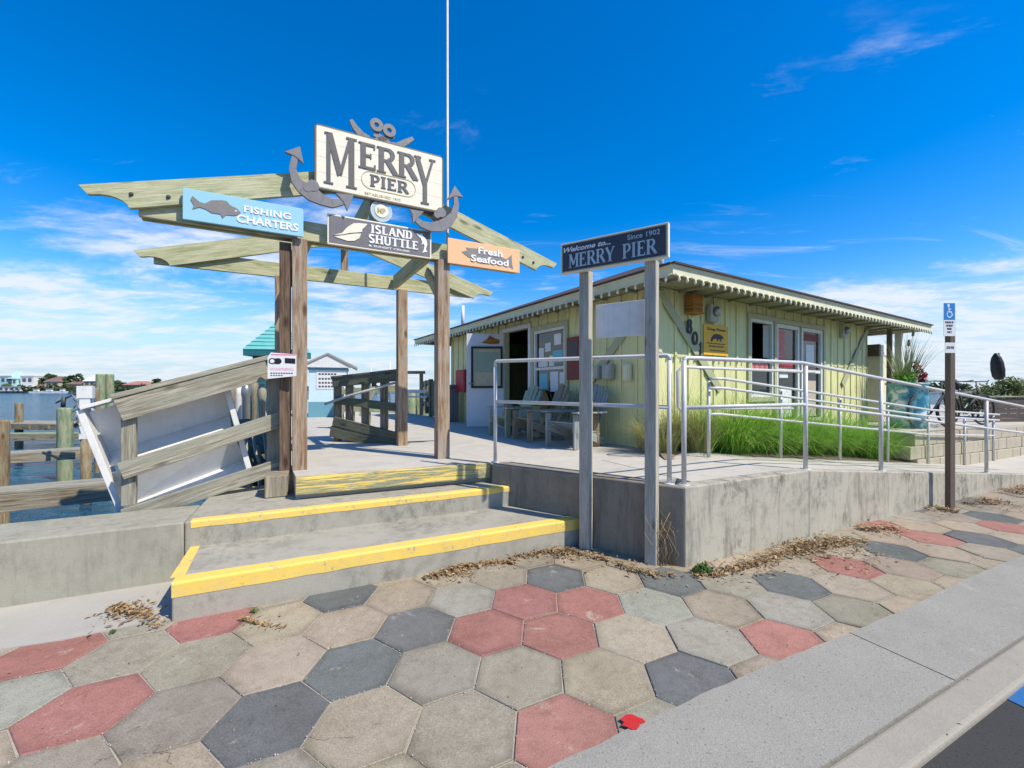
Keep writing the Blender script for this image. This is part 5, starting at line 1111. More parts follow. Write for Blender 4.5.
# ================================================================== handrails
def rp(o, t, n, h): return sl_(o, t, n) + UP * (ramp(t) + h)
r = root('front_ramp_rail', 'long pale metal handrail descending beside the street side of the ramp', 'handrail', tuple(P0 + UP * DK))
for t in (.07, 1.80, 3.28, 6.25, 8.6): m = MB(); m.tube([rp(P0, t, .075, -.02), rp(P0, t, .075, 1.075)], .021, 12); m.tube([rp(P0, t, .075, .0), rp(P0, t, .075, .012)], .05, 12); m.build('rail_post', 'rail_metal', r)
def rail_line(o, n, ts, h, rad, t0h=None): return [rp(o, t, n, h) for t in ts]
c0 = rp(P0, .07, .075, 1.10)
m = MB(); m.tube([rp(P0, .07, .075, 1.05), rp(P0, .075, .075, 1.085), rp(P0, .10, .075, 1.10)] + [rp(P0, t, .075, 1.10) for t in (.5, 1.2, 1.70, 1.76, 2.4, 4, 6, 8.6, 9.2)], .019, 12); m.build('top_rail', 'rail_metal', r)
m = MB(); m.tube([rp(P0, t, .075, .67) for t in (.07, 1.2, 1.7, 1.76, 4, 6, 8.6)], .018, 12); m.build('middle_rail', 'rail_metal', r)
r = root('deck_edge_rail', 'white painted pipe rail across the dark side wall between steps and ramp corner', 'handrail', tuple(wallpt(.5) + UP * DK))
A = wallpt(.075) + Vector((.05, .06, 0)); B = wallpt(.985) + Vector((.03, .09, 0))
for p in (A, B): m = MB(); m.tube([p + UP * (DK - .01), p + UP * (DK + 1.08)], .020, 12); m.tube([p + UP * DK, p + UP * (DK + .012)], .048, 12); m.build('rail_post', 'rail_white', r)
m = MB(); m.tube([A + UP * (DK + 1.08), A + UP * (DK + 1.115) + (B - A) * .002, A + UP * (DK + 1.122) + (B - A) * .010, B + UP * (DK + 1.142) - (B - A) * .010, B + UP * (DK + 1.135) - (B - A) * .002, B + UP * (DK + 1.07)], .019, 12); m.build('top_rail', 'rail_white', r)
m = MB(); m.tube([A + UP * (DK + .67), B + UP * (DK + .69)], .018, 12); m.build('middle_rail', 'rail_white', r)
r = root('inner_ramp_rail', 'double grey handrail along the grass side of the ramp', 'handrail', tuple(PB + UP * DK))
for t in (1.54, 2.93, 4.34, 5.72, 7.1, 8.56, 9.9): m = MB(); m.tube([rp(PB, t, -.05, -.02), rp(PB, t, -.05, .93)], .021, 10); m.build('rail_post', 'rail_metal', r)
for h, ta in ((.955, 1.50), (.84, 1.46)): m = MB(); m.tube([rp(PB, t, -.115, h) for t in (ta, 1.73, 3, 5, 7, 9.95)], .018, 10); m.build('hand_rail', 'rail_metal', r)
m = MB(); m.tube([rp(PB, t, -.05, .52) for t in (1.54, 1.73, 4, 7, 9.9)], .017, 10); m.build('low_rail', 'rail_metal', r)
m = MB(); z = DK + 1.09; pts = [sl_(PB, 1.12, -.05) + UP * (DK + .55), sl_(PB, 1.03, -.05) + UP * (DK + .62), sl_(PB, 1.03, -.05) + UP * (z - .06), sl_(PB, 1.10, -.05) + UP * z, sl_(PB, 3.7, -.05) + UP * (z - .02)]; m.tube(pts, .019, 10); m.build('top_rail', 'rail_metal', r)
m = MB(); m.tube([sl_(PB, 1.05, -.05) + UP * (DK + .60), sl_(PB, 3.2, -.05) + UP * (DK + .56)], .016, 8); m.build('stub_rail', 'rail_metal', r)

# ================================================================== pier: timber rail, shed, kiosk
pb = Plane(Vector((-2.90, 6.72, 0)), Vector((1.14, -.28, 0)), 0)
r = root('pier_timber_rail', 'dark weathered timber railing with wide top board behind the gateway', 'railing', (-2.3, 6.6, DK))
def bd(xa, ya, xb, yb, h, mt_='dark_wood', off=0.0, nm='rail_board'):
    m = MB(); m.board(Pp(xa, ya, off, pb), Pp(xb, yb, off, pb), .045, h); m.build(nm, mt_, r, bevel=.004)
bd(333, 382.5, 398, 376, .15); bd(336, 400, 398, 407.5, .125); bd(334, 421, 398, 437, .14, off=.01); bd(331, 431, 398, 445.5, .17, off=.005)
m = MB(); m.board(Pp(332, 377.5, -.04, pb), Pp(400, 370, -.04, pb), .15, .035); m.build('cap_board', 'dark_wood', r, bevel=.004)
for x in (334, 346, 362, 381, 396): m = MB(); s, z = pb.hit(x, 389); m.post(pb.p(s, 0, -.09), DK - .02, 1.60 + .02 * (x > 350), .09, .09, pb.d); m.build('rail_post', 'old_wood', r, bevel=.004)
m = MB(); m.tube([Pp(327, 404, .05, pb), Pp(350, 396, .05, pb), Pp(396, 383, .05, pb)], .02, 8); m.build('grab_pipe', 'rail_metal', r)
r = root('gangway_rail', 'second timber rail with diagonal braces farther back behind the dark railing', 'railing', (-3, 9, DK))
pbb = Plane(Vector((-3.6, 8.9, 0)), Vector((1, .15, 0)), 0)
for x in (341, 352, 368, 386): m = MB(); s, z = pbb.hit(x, 389); m.post(pbb.p(s, 0), DK, 1.55, .10, .10, pbb.d); m.build('rail_post', 'grey_wood', r, bevel=.004)
for a, b, c, d in ((338, 392, 396, 388), (338, 408, 396, 410)): m = MB(); m.board(Pp(a, b, .06, pbb), Pp(c, d, .06, pbb), .04, .12); m.build('rail_board', 'pile_green', r, bevel=.004)
for a, b, c, d in ((340, 418, 352, 392), (362, 416, 374, 391)): m = MB(); m.board(Pp(a, b, .1, pbb), Pp(c, d, .1, pbb), .04, .1); m.build('diagonal_brace', 'grey_wood', r, bevel=.004)
r = root('far_deck_rail', 'shaded grey timber rail leading away between the gateway posts toward the shop end', 'railing', (-1.8, 11, DK))
a = at(431, 389, 12.8); b = at(447, 389, 12.0)
a0 = Vector((a.x, a.y, 0)); b0 = Vector((b.x, b.y, 0)); c0_ = Vector((at(424, 0, 16).x, 16, 0))
for z in (1.72, 1.35, 1.0): m = MB(); m.board(a0 + UP * z, c0_ + UP * z, .05, .14); m.build('rail_board', 'grey_wood', r)
m = MB(); m.board(a0 + UP * 1.22, b0 + UP * 1.22, .04, 1.05); m.build('panel_board', 'dark_wood', r)
for f in (0, .5, 1): m = MB(); m.post(a0.lerp(c0_, f), DK, 1.8, .11, .11, HU); m.build('rail_post', 'dark_wood', r)
for px, t, Y in ((411, 393, 17), (419, 393, 17.5), (425, 395, 18)):
    p = at(px, t, Y); m = MB(); m.lathe((p.x, p.y, 0), [(.19, -1.5), (.18, p.z), (.15, p.z + .03)], 12); tag(m.build('dock_piling', 'pile_green'), {411: 'left', 419: 'middle', 425: 'right'}[px] + ' greenish piling of three at the pier end between the gateway posts', 'piling', 'pilings at the pier end')
r = root('timber_stand', 'small brown open timber frame box beyond the back gateway post', 'frame', tuple(at(412, 420, 14)))
q = at(412, 389, 13.6); m = MB()
for dx in (-.22, .30): m.post((q.x + dx, q.y, 0), DK, 2.02, .10, .1, Vector((1, 0, 0)))
m.build('upright', 'old_wood', r); m = MB(); m.board((q.x - .32, q.y - .06, 2.03), (q.x + .42, q.y - .06, 2.03), .2, .09); m.build('crossbar', 'old_wood', r)
m = MB(); m.board((q.x - .32, q.y - .06, 1.42), (q.x + .5, q.y - .06, 1.42), .06, .10); m.board((q.x - .32, q.y - .06, 1.25), (q.x + .5, q.y - .06, 1.25), .06, .06); m.build('rail', 'white', r)
# gable shed
def shed():
    Y = 12.6; c = at(328, 389, Y); r = root('ticket_shed', 'small light blue shed with a white gable and notices behind the gateway', 'shed', (c.x, c.y, DK)); ax = Vector((.94, .34, 0)).normalized(); ay = Vector((-ax.y, ax.x, 0)); W = 1.05; D = 1.1
    c = Vector((c.x, c.y, 0)) + ay * .6
    m = MB(); m.box(c + UP * (DK + .45), W, D, .98, ax); m.build('upper_wall', 'shed_blue', r); m = MB(); m.box(c + UP * DK, W + .03, D + .03, .45, ax); m.build('lower_wall', 'shed_teal', r)
    m = MB(); m.box(c + UP * (DK + 1.40), W + .06, D + .04, .07, ax); m.build('frieze', 'shed_teal', r)
    ze = DK + 1.47; zr = 2.53; f0 = c - ay * (D / 2 + .10)
    m = MB(); m.prism([(-.74, ze), (.74, ze), (0, zr)], f0, ax, UP, ay * .1); m.build('gable', 'white', r)
    m = MB()
    for sg in (-1, 1): m.prism([(sg * .80, ze - .03), (0, zr), (0, zr + .05), (sg * .82, ze + .02)], f0 - ay * .04, ax, UP, ay * (D + .3))
    m.build('roof', 'rope', r)
    m = MB(); m.prism(rc(-.32, 1.50, .50, 2.06), c - ay * (D / 2 + .012), ax, UP, ay * .01); m.build('notice', 'paper', r)
    m = MB()
    for k, (z, n_) in enumerate(((1.92, 6), (1.78, 8), (1.66, 9), (1.55, 7))):
        for j in range(n_): m.prism(rc(-.26 + .085 * j, z, -.26 + .085 * j + .06, z + .05), c - ay * (D / 2 + .016), ax, UP, ay * .003)
    m.build('notice_lettering', 'dark_metal', r)
    m = MB(); m.box(c - ay * (D / 2 + .3) + ax * .42 + UP * DK, .42, .4, .50, ax); o = m.build('white_cooler', 'white', None, bevel=.02); tag(o, 'white cooler box standing on the deck in front of the blue shed', 'cooler')
shed()
def kiosk():
    Y = 16.0; c = Vector((-9.366, 17.0, 0)); r = root('teal_kiosk', 'kiosk with a faded teal hip roof behind the front left gateway post', 'kiosk', (c.x, c.y, DK)); ax = Vector((.99, .1, 0)).normalized()
    m = MB(); m.box(c + UP * DK, 1.35, 1.35, 2.2, ax); m.build('wall', 'teal_dark', r)
    a = .93; ay = Vector((-ax.y, ax.x, 0)); m = MB(); z = EYE + (HZ - 347) * 15 / F + .02; b = len(m.v)
    for sx, sy in ((-1, -1), (1, -1), (1, 1), (-1, 1)): m.v.append(tuple(c + ax * a * sx + ay * a * sy + UP * z))
    m.v.append(tuple(c + UP * (z + 1.25)))
    for i in range(4): m.face((b + i, b + (i + 1) % 4, b + 4))
    m.build('roof', 'teal_roof', r)
    m = MB()
    for k in range(1, 8):
        f = k / 8.0; aa = a * (1 - f) + .012; m2 = m
        for i in range(4):
            sx, sy = ((-1, -1), (1, -1), (1, 1), (-1, 1))[i]; tx, ty = ((-1, -1), (1, -1), (1, 1), (-1, 1))[(i + 1) % 4]
            m.tube([c + ax * aa * sx + ay * aa * sy + UP * (z + 1.25 * f), c + ax * aa * tx + ay * aa * ty + UP * (z + 1.25 * f)], .014, 4)
    m.build('shingle_lines', 'teal_roof', r)
    m = MB(); m.box(c + UP * (z - .24), 2 * a - .04, 2 * a - .04, .235, ax); m.build('fascia', 'teal_dark', r)
kiosk()
# masts seen far away
for px, tp in ((371, 368), (390, 361)):
    p = at(px, tp, 90); m = MB(); m.tube([(p.x, 90, -1), (p.x, 90, p.z)], .11, 6); tag(m.build('boat_mast', 'white'), 'distant white boat mast left of the back gateway post' if px == 371 else 'distant taller white boat mast close to the back gateway post', 'mast')
# clutter at the pier edge behind the white rack
for i, (px, tp, Y, rad, mt_, lb) in enumerate(((232, 382, 7.2, .05, 'old_wood', 'thin brown stake behind the white rack, leftmost'), (238, 384, 7.6, .06, 'white', 'white capped stake behind the white rack'), (246, 383, 7.0, .055, 'steel', 'grey metal stake behind the white rack'), (254, 380, 7.4, .06, 'old_wood', 'brown stake between white rack and gateway'), (262, 384, 6.6, .05, 'grey_wood', 'grey stake closest to the gateway post'))):
    p = at(px, tp, Y); m = MB(); m.lathe((p.x, p.y, 0), [(rad, -1.2), (rad, p.z - .25), (rad * 1.3, p.z - .2), (rad * 1.3, p.z - .1), (rad * .7, p.z)], 10); tag(m.build('mooring_stake', mt_), lb, 'stake')
r = MB()
for k in range(9):
    a = at(228 + 6 * k, 440 + R.uniform(-14, 8), 5.4); b = at(236 + 6 * k + R.uniform(-6, 10), 470 + R.uniform(-8, 10), 5.1); r.tube([a, a.lerp(b, .5) + Vector((0, 0, -.08)), b], .018, 6)
o = r.build('tangled_rope', 'rope'); tag(o, 'tangled grey ropes in the shade between the white rack and the gateway', 'rope')
m = MB(); q = at(232, 440, 5.3); m.board(at(226, 432, 5.5), at(262, 470, 5.3), .3, .03); m.board(at(240, 420, 5.9), at(270, 452, 5.7), .26, .03); tag(m.build('leaning_boards', 'dark_wood'), 'dark boards leaning in the shade behind the sloping railing', 'boards')

# ================================================================== chairs along the shaded wall
def chair(mt_, label, w_, out=.12, rz=0.0):
    """garden chair facing away from the left wall; built local: x forward, y sideways"""
    r = root('adirondack_chair', label, 'chair', (0, 0, 0), 'slatted garden chairs against the shaded shop wall')
    L = Vector
    for sy in (-1, 1):
        m = MB(); m.board((.62, sy * .30, 0.0), (.62, sy * .30, .54), .11, .035, up=L((0, 1, 0))); m.build('leg', mt_, r, bevel=.003)
        m = MB(); m.board((.64, sy * .265, .33), (-.12, sy * .265, .06), .035, .13); m.build('seat_rail', mt_, r, bevel=.003)
        m = MB(); m.board((-.06, sy * .34, .56), (.70, sy * .34, .57), .14, .025); m.build('armrest', mt_, r, bevel=.004)
    m = MB()
    for k in range(6): f = k / 5; x = .60 - .55 * f; z = .405 - .20 * f; m.board((x, -.29, z), (x, .29, z), .09, .02)
    m.build('seat', mt_, r, bevel=.003)
    m = MB()
    for k in range(5): y = (k - 2) * .112; hh = 1.02 - .028 * (k - 2) ** 2; m.board((.06, y * .85, .20), (-.26, y * 1.06, hh), .10, .02, up=L((1, 0, .3)))
    m.build('backrest', mt_, r, bevel=.003)
    m = MB(); m.board((-.13, -.33, .55), (-.13, .33, .55), .06, .03); m.board((-.24, -.26, .88), (-.24, .26, .88), .05, .025); m.build('back_brace', mt_, r, bevel=.003)
    p = HC - HU * (.30 + out) + HV * w_ + UP * (DK + .001); r.location = p; r.scale = (.88, .88, .88); r.rotation_euler = (0, 0, atan2(-HU.y, -HU.x) + rz); return r
chair('chair_blue', 'blue grey slatted garden chair nearest the shop corner', .92, rz=.15)
chair('old_wood', 'weathered brown slatted garden chair in the middle of the row', 1.78, rz=-.12)
chair('chair_green', 'pale green slatted garden chair beside the shop doorway', 2.62, rz=.05)
p = ground(595, 446, DK); m = MB(); pr = [(.068 + R.uniform(-.006, .006), z) for z in (0, .1, .25, .4, .55)] + [(.06, .57)]; m.lathe((p.x, p.y, DK), pr, 14); tag(m.build('wooden_post', 'pile_tan'), 'short rough round timber post on the deck between the sign posts', 'post')
p = ground(508, 434, DK); m = MB(); m.post(p, DK, 1.22, .12, .12, HU); tag(m.build('wooden_post', 'post_wood', None, bevel=.008), 'squared yellow brown timber post beside the white door', 'post')
p = ground(536, 437.5, DK); m = MB(); m.post(p, DK, 1.22, .14, .12, Vector((1, 0, 0))); m.board((p.x - .3, p.y, 1.25), (p.x + .32, p.y, 1.25), .4, .04); tag(m.build('side_table', 'chair_green', None, bevel=.008), 'pale green pedestal table between the garden chairs', 'table')
for px, py, s_, mt_, lb in ((624, 441, .065, 'grey_bin', 'small dark flower pot at the foot of the shaded wall, left'), (630, 441.5, .075, 'grey_box', 'small grey flower pot at the foot of the shaded wall, middle'), (657, 449, .07, 'rope', 'small pale pot at the shop corner')):
    p = ground(px, py, DK); m = MB(); m.lathe((p.x, p.y, DK), [(s_ * .7, 0), (s_, .13), (s_ * 1.12, .13), (s_ * 1.12, .16), (s_ * .9, .16), (s_ * .85, .12)], 16); tag(m.build('flower_pot', mt_), lb, 'flower pot')
# curved pale board leaning low
pc2 = Plane(ground(600, 441, DK), Vector((1, -.12, 0)), 0); m = MB(); concave(m, [pc2.hit(*q) for q in ((600, 427), (606, 429), (612, 431.5), (617, 435), (621, 440), (618, 441), (609, 440), (600, 438))], pc2, 0, .05); tag(m.build('curved_board', 'white'), 'low curved pale board lying by the rough timber post', 'board')

# ================================================================== right hand side: barrel planter, bikes, hedge
p = at(907, 389, 9.1); bx, by = p.x, p.y
r = root('painted_planter', 'big barrel planter painted with a blue sea mural beside the porch', 'planter', (bx, by, DK))
m = MB(); m.lathe((bx, by, 0), [(.33, DK), (.345, .95), (.34, 1.3), (.335, 1.585), (.36, 1.59), (.36, 1.63), (.30, 1.63), (.30, 1.56)], 32); m.build('barrel', 'mural', r)
m = MB(); m.lathe((bx, by, 0), [(.30, 1.50), (.30, 1.57)], 24); m.build('soil', 'soil', r)
def blade(m, b, d, L, w, droop, seg=4, lean=0.3):
    t = Vector((-d.y, d.x, 0)) * w / 2; pts = []; v = (UP + d * lean).normalized(); p = Vector(b); k = len(m.v)
    for i in range(seg + 1):
        f = i / seg; ww = (1 - f ** 1.6) if i < seg else 0.04; m.v.append(tuple(p - t * ww)); m.v.append(tuple(p + t * ww)); v = (v + (d * .55 - UP * .75) * droop / seg * (1 + f)).normalized(); p = p + v * L / seg
    for i in range(seg): m.face((k + 2 * i, k + 2 * i + 1, k + 2 * i + 3, k + 2 * i + 2))
o = root('reed_plant', 'tall reed like plant with cattails growing in the painted barrel', 'plant', (bx, by, 1.57))
m = MB()
for _ in range(90): a = R.uniform(0, 2 * pi); d = Vector((cos(a), sin(a), 0)); blade(m, (bx + d.x * R.uniform(0, .2) - .04, by + d.y * .15, 1.57), d, R.uniform(.5, 1.25), .022, R.uniform(.1, .6), 5, R.uniform(.05, .35))
m.build('leaves', 'reed', o)
m = MB()
for q_, t_ in (((-.1, 0), (.16, 1.25)), ((0, .05), (.05, 1.0))):
    a = Vector((bx + q_[0], by + q_[1], 1.57)); b = Vector((bx + t_[0], by, 1.57 + t_[1])); m.tube([a, a.lerp(b, .85)], .006, 5); m.tube([a.lerp(b, .85), a.lerp(b, .87), a.lerp(b, .98), b], [.01, .024, .024, .005], 8)
m.build('cattail', 'old_wood', o)
o = root('leafy_plant', 'bushy yellow green plant in the barrel planter below the reeds', 'plant', (bx, by, 1.57)); m = MB()
def leaves(m, c, rad, n, s0, s1, squash=1.0, shell=.5):
    for _ in range(n):
        v = Vector((R.gauss(0, 1), R.gauss(0, 1), R.gauss(0, 1))).normalized() * (shell + (1 - shell) * R.random()); q = Vector(c) + Vector((v.x * rad[0], v.y * rad[1], v.z * rad[2])); s_ = R.uniform(s0, s1)
        n_ = (v * .7 + Vector((R.gauss(0, .6), R.gauss(0, .6), R.gauss(0, .6)))).normalized(); t1 = n_.orthogonal().normalized(); t1 = (t1 * cos(_) + n_.cross(t1) * sin(_)); t2 = n_.cross(t1); k = len(m.v)
        m.v += [tuple(q - t1 * s_), tuple(q - t2 * s_ * .42 + n_ * s_ * .1), tuple(q + t1 * s_), tuple(q + t2 * s_ * .42 + n_ * s_ * .1)]; m.face((k, k + 1, k + 2, k + 3))
leaves(m, (bx - .12, by - .05, 1.72), (.24, .2, .17), 260, .03, .06); m.build('foliage', 'grass_green', o)
o = root('red_flower', 'dark red flower spike plant at the right side of the barrel planter', 'plant', (bx + .18, by, 1.57)); m = MB()
for (dx, h) in ((.10, .58), (.20, .42), (.27, .30)): leaves(m, (bx + dx, by - .1, 1.60 + h * .5), (.05, .05, h * .5), 90, .025, .05)
m.build('flowers', 'leaf_red', o)
# white ice chest behind the porch post
c = at(876, 389, 10.7); r = root('ice_freezer', 'cream and white freezer cabinet standing under the porch roof', 'cabinet', (c.x, c.y, DK)); m = MB(); m.box((c.x + .1, c.y + .3, DK), .9, .7, 1.65, HU); m.build('body', 'fascia', r, bevel=.02)
m = MB(); m.box((c.x + .1, c.y + .3, DK + 1.65), .92, .72, .28, HU); m.build('top', 'letter_white', r, bevel=.02); m = MB(); m.box(Vector((c.x - .20, c.y - .05, DK + 1.64)) - HU * .15, .12, .5, .29, HU); m.build('side_vent', 'brown_fence', r, bevel=.01)
# bicycles
def bike(p, ang, label, flip=1):
    r = root('bicycle', label, 'bicycle', (0, 0, 0), 'black bicycles parked on the terrace'); V = Vector; R_ = .335
    for x in (-.52, .52):
        m = MB(); m.tube([(x + R_ * cos(a * pi / 12), 0, R_ + .02 + R_ * sin(a * pi / 12)) for a in range(24)], .022, 8, closed=True); w = m.build('wheel', 'rubber', r)
        m = MB()
        for a in range(14): m.tube([(x, 0, R_ + .02), (x + R_ * cos(a * pi / 7), 0, R_ + .02 + R_ * sin(a * pi / 7))], .002, 4)
        m.tube([(x, -.04, R_ + .02), (x, .04, R_ + .02)], .02, 8); m.build('spokes', 'steel', w)
    m = MB(); bb = V((-.08, 0, .30)); st_ = V((-.20, 0, .78)); hd = V((.34, 0, .82)); hb = V((.38, 0, .70)); rw_ = V((-.52, 0, .355)); fw_ = V((.52, 0, .355))
    for a, b in ((bb, st_), (st_, hd), (bb, hb), (hd, hb), (hb, fw_), (bb, rw_), (st_, rw_)): m.tube([a, b], .017, 8)
    m.build('frame', 'black', r); m = MB(); m.tube([hd, hd + V((-.03, 0, .18))], .014, 8); q = hd + V((-.03, 0, .18)); m.tube([q + V((-.14, -.30, .02)), q + V((.02, -.2, 0)), q, q + V((.02, .2, 0)), q + V((-.14, .30, .02))], .013, 8); m.build('handlebar', 'steel', r)
    m = MB(); m.tube([st_, st_ + V((-.03, 0, .12))], .012, 6); m.tube([st_ + V((-.15, 0, .15)), st_ + V((-.08, 0, .16)), st_ + V((.10, 0, .14))], [.07, .06, .02], 8); m.build('saddle', 'black', r)
    r.location = p; r.rotation_euler = (0, 0, ang); return r
b1 = bike(Vector((8.95, 9.0, DK)), .35, 'black bicycle nearest the painted barrel')
dup(b1, Vector((9.7, 9.3, DK)), .75, 'black bicycle in the middle of the three'); dup(b1, Vector((10.35, 9.65, DK)), .2, 'black bicycle nearest the brown fence')
# brown fence, hedge, folded umbrella
r = root('brown_fence', 'dark brown board fence with a pale cap behind the ramp rail', 'fence', (13, 11, DK)); a = at(984, 389, 10.6); a = Vector((a.x, a.y, 0)); b = a + Vector((.97, .1, 0)).normalized() * 6
for k in range(5): m = MB(); z = .70 + k * .125; m.board(a + UP * z, b + UP * z, .03, .118); m.build('fence_board', 'brown_fence', r, bevel=.003)
m = MB(); m.board(a + UP * 1.31, b + UP * 1.31, .10, .035); m.build('cap', 'grey_wood', r)
hd_ = root('hedge', 'dense green hedge above the brown fence at the right edge', 'hedge', (14, 12, DK)); m = MB()
for i in range(16):
    f = i / 15; c = at(972 + 6.5 * i, 0, 12.2); leaves(m, (c.x + R.uniform(-.1, .1), 12.2 + R.uniform(-.2, .2), 1.12 + .25 * min(1, f * 3) + R.uniform(-.06, .06)), (.34, .45, .34 + .1 * min(1, f * 3)), 420, .035, .085, shell=.55)
m.build('foliage', 'hedge', hd_); m = MB()
for i in range(9): c = at(978 + 10 * i, 0, 12.2); m.tube([(c.x, 12.2, DK), (c.x + R.uniform(-.1, .1), 12.2, 1.5)], .03, 6)
m.build('stems', 'old_wood', hd_)
c = at(999, 389, 14.5); r = root('folded_umbrella', 'closed black patio umbrella standing behind the hedge', 'umbrella', (c.x, c.y, DK)); z0 = EYE + 9 * 14.5 / F; z1 = EYE + 36 * 14.5 / F
m = MB(); m.tube([(c.x, c.y, DK), (c.x, c.y, z1)], .025, 8); m.build('pole', 'dark_metal', r)
m = MB(); n = 16; prof = [(z0, .10), (z0 + .12, .17), (z0 + .35, .19), (z0 + .6, .175), (z1 - .15, .13), (z1 - .02, .05), (z1, .01)]; k = len(m.v); m.smooth = True
for i, (z, rr) in enumerate(prof): m.v += [tuple((c.x - .12 * (z - z0) + cos(2 * pi * j / n) * rr * .82 * (1 if j % 2 else .78), c.y + sin(2 * pi * j / n) * rr * (1 if j % 2 else .78), z)) for j in range(n)]
for i in range(len(prof) - 1):
    for j in range(n): l = (j + 1) % n; m.face((k + i * n + j, k + i * n + l, k + i * n + n + l, k + i * n + n + j))
m.build('canopy', 'black', r)

# ================================================================== ornamental grasses
def clump(px, t, out, n, hgt, spread, mt_, label, lean=(.15, .9), dr=(.9, 1.9), w=.007):
    p = sl_(PB, t, out); zb = ramp(t) + .02; r = root('ornamental_grass', label, 'grass clump', (p.x, p.y, zb), 'ornamental grass clumps between ramp and shop'); m = MB()
    for _ in range(n):
        a = R.uniform(0, 2 * pi); d = Vector((cos(a), sin(a), 0)); rr = R.random() ** .7 * spread * .45
        d2 = (d + Vector((-.45, .05, 0))).normalized()
        blade(m, (p.x + d.x * rr, p.y + d.y * rr, zb), d2, hgt * R.uniform(.6, 1.15), w * R.uniform(.7, 1.3), R.uniform(*dr), 5, R.uniform(*lean))
    m.build('blades', mt_, r)
gl = [(2.55, .50, 'bright green arching grass clump nearest the dry tufts'), (3.1, .58, 'bright green arching grass clump below the street window'), (3.8, .62, 'bright green arching grass clump under the middle of the double window'), (4.55, .66, 'bright green arching grass clump left of the second front rail post'), (5.5, .7, 'bright green arching grass clump right of the street windows'), (6.25, .5, 'bright green arching grass clump at the right end beside the block wall')]
for t, o_, lb in gl: clump(0, t, o_, 1250, 1.18, .7, 'grass_green', lb, w=.008, lean=(.02, .7), dr=(.6, 1.7))
for t, o_, lb in ((3.4, 1.05, 'green grass clump behind, against the wall under the left street window'), (4.9, 1.2, 'green grass clump behind, against the wall under the right street window')): clump(0, t, o_, 900, .95, .7, 'grass_green', lb)
clump(0, 1.28, .52, 700, .62, .5, 'grass_dry', 'dry brownish grass tuft at the shop corner behind the rail corner', lean=(.05, .6), dr=(.3, 1.2)); clump(0, 1.85, .42, 800, .70, .5, 'grass_dry', 'tall dry grass tuft with thin upright stalks beside the ramp', lean=(.02, .5), dr=(.2, 1.1))
clump(0, 1.7, .62, 60, 1.15, .35, 'grass_dry', 'sparse clump of very tall thin seed stalks in front of the dog notice', lean=(.02, .3), dr=(.15, .5), w=.006)

# ================================================================== leaf litter and weeds
def litter_line(pts, n, wid, size=(.008, .03), heap=.02):
    seg = [(Vector(a), Vector(b)) for a, b in zip(pts, pts[1:])]; ls = [(b - a).length for a, b in seg]; T = sum(ls); n = int(n * .8)
    cl = [(R.uniform(0, T), R.uniform(.02, .12), R.uniform(-.3, 1.5) * wid, R.random() ** 2.2) for _ in range(max(4, int(T / .09)))]; tot = sum(q[3] for q in cl)
    for _ in range(n):
        q = R.choices(cl, [q[3] for q in cl])[0] if R.random() < .8 else (R.uniform(0, T), .1, .4 * wid, 1); off_ = q[2]; u = min(T, max(0, R.gauss(q[0], q[1]))); i = 0
        while u > ls[i] and i < len(ls) - 1: u -= ls[i]; i += 1
        a, b = seg[i]; c = a.lerp(b, u / ls[i]); nn = Vector((-(b - a).y, (b - a).x, 0)).normalized(); c = c + nn * (-off_ * .6 + R.gauss(0, wid * (.4 if R.random() < .75 else 2.0))) + UP * abs(R.gauss(0, heap * .6))
        s_ = R.uniform(*size); v = Vector((R.gauss(0, 1), R.gauss(0, 1), R.gauss(0, .35))).normalized(); w = v.cross(UP + Vector((R.gauss(0, .4), R.gauss(0, .4), 0))).normalized() * s_ * R.uniform(.12, .5); k = len(LM.v)
        LM.v += [tuple(c - v * s_ + UP * .004), tuple(c - w + UP * .008), tuple(c + v * s_ + UP * .004), tuple(c + w + UP * .006)]; LM.face((k, k + 1, k + 2, k + 3))
LM = MB(); g_ = lambda *a: [ground(x, y, .006) for x, y in a]
litter_line(g_((424, 578), (450, 571), (485, 563), (515, 562)), 1500, .045); litter_line(g_((510, 558), (545, 552), (580, 552)), 1100, .05); litter_line(g_((585, 553), (610, 560), (640, 572), (684, 576)), 500, .05)
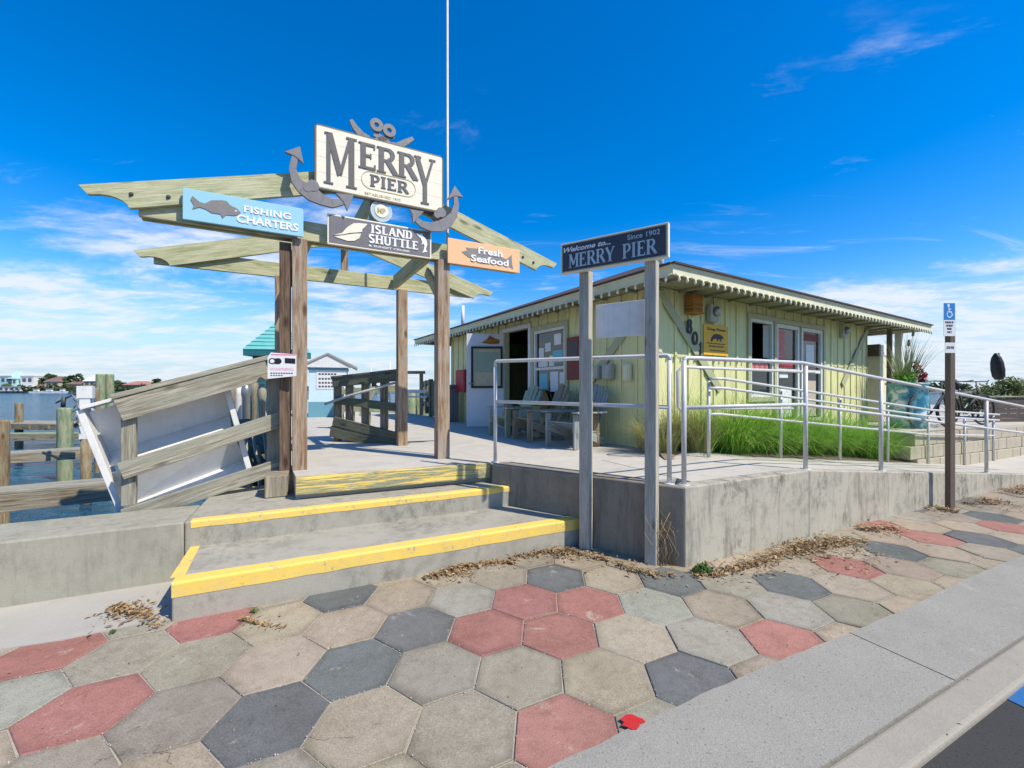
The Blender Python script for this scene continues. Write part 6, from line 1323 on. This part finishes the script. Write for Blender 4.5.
litter_line(g_((692, 576), (715, 573), (760, 562)), 1100, .06); litter_line(g_((758, 560), (800, 548), (830, 543), (862, 540)), 3000, .11, heap=.035); litter_line(g_((862, 530), (895, 528)), 500, .08); litter_line(g_((925, 506), (958, 512)), 500, .09); litter_line(g_((965, 504), (1000, 500)), 700, .12); litter_line(g_((1000, 492), (1040, 486)), 900, .18)
litter_line(g_((120, 606), (145, 614), (166, 624)), 600, .05, (.008, .03), .018); litter_line(g_((243, 618), (262, 624), (285, 627)), 130, .015, (.008, .028), .004); litter_line(g_((60, 560 + 75), (400, 690)), 60, .8, (.004, .012), .001); litter_line(g_((300, 600), (900, 600)), 160, .9, (.003, .011), .001)
for b in range(26): p = ground(663 + R.uniform(-8, 14), 566, 0); LM.tube([p, p + Vector((R.uniform(-.1, .1), R.uniform(-.03, .05), R.uniform(.1, .3))), p + Vector((R.uniform(-.14, .1), R.uniform(-.03, .05), R.uniform(.2, .48)))], .002, 4)
for a, b in (((196, 690 - 25), (235, 632)), ((262, 630), (300, 620)), ((300, 620), (312, 622)), ((60, 655), (75, 668))): pass
struct(LM.build('leaf_litter', 'litter'), 'stuff')
def weed(px, py, rad, n, label, s=(.012, .03)):
    p = ground(px, py, 0); m = MB(); leaves(m, (p.x, p.y, rad * .45), (rad, rad * .7, rad * .5), n, s[0], s[1], shell=.2); m2 = MB()
    r = root('weed', label, 'weed', (p.x, p.y, 0), 'weeds in the paving joints'); m.build('leaves', 'weed', r); 
    for k in range(5): m2.tube([(p.x, p.y, 0), (p.x + R.uniform(-rad, rad) * .6, p.y + R.uniform(-rad, rad) * .4, rad * .6)], .0025, 4)
    m2.build('stems', 'weed', r)
weed(703, 574, .085, 260, 'largest leafy green weed at the foot of the ramp wall corner'); weed(236, 606, .035, 16, 'small two leaved weed at the foot of the lower step, left'); weed(337, 588, .03, 40, 'tiny weed at the foot of the lower step, middle'); weed(254, 612, .02, 14, 'tiny weed beside the twig left of the red paver'); weed(113, 633, .018, 16, 'tiny weed at the apron corner beside the dry leaves')
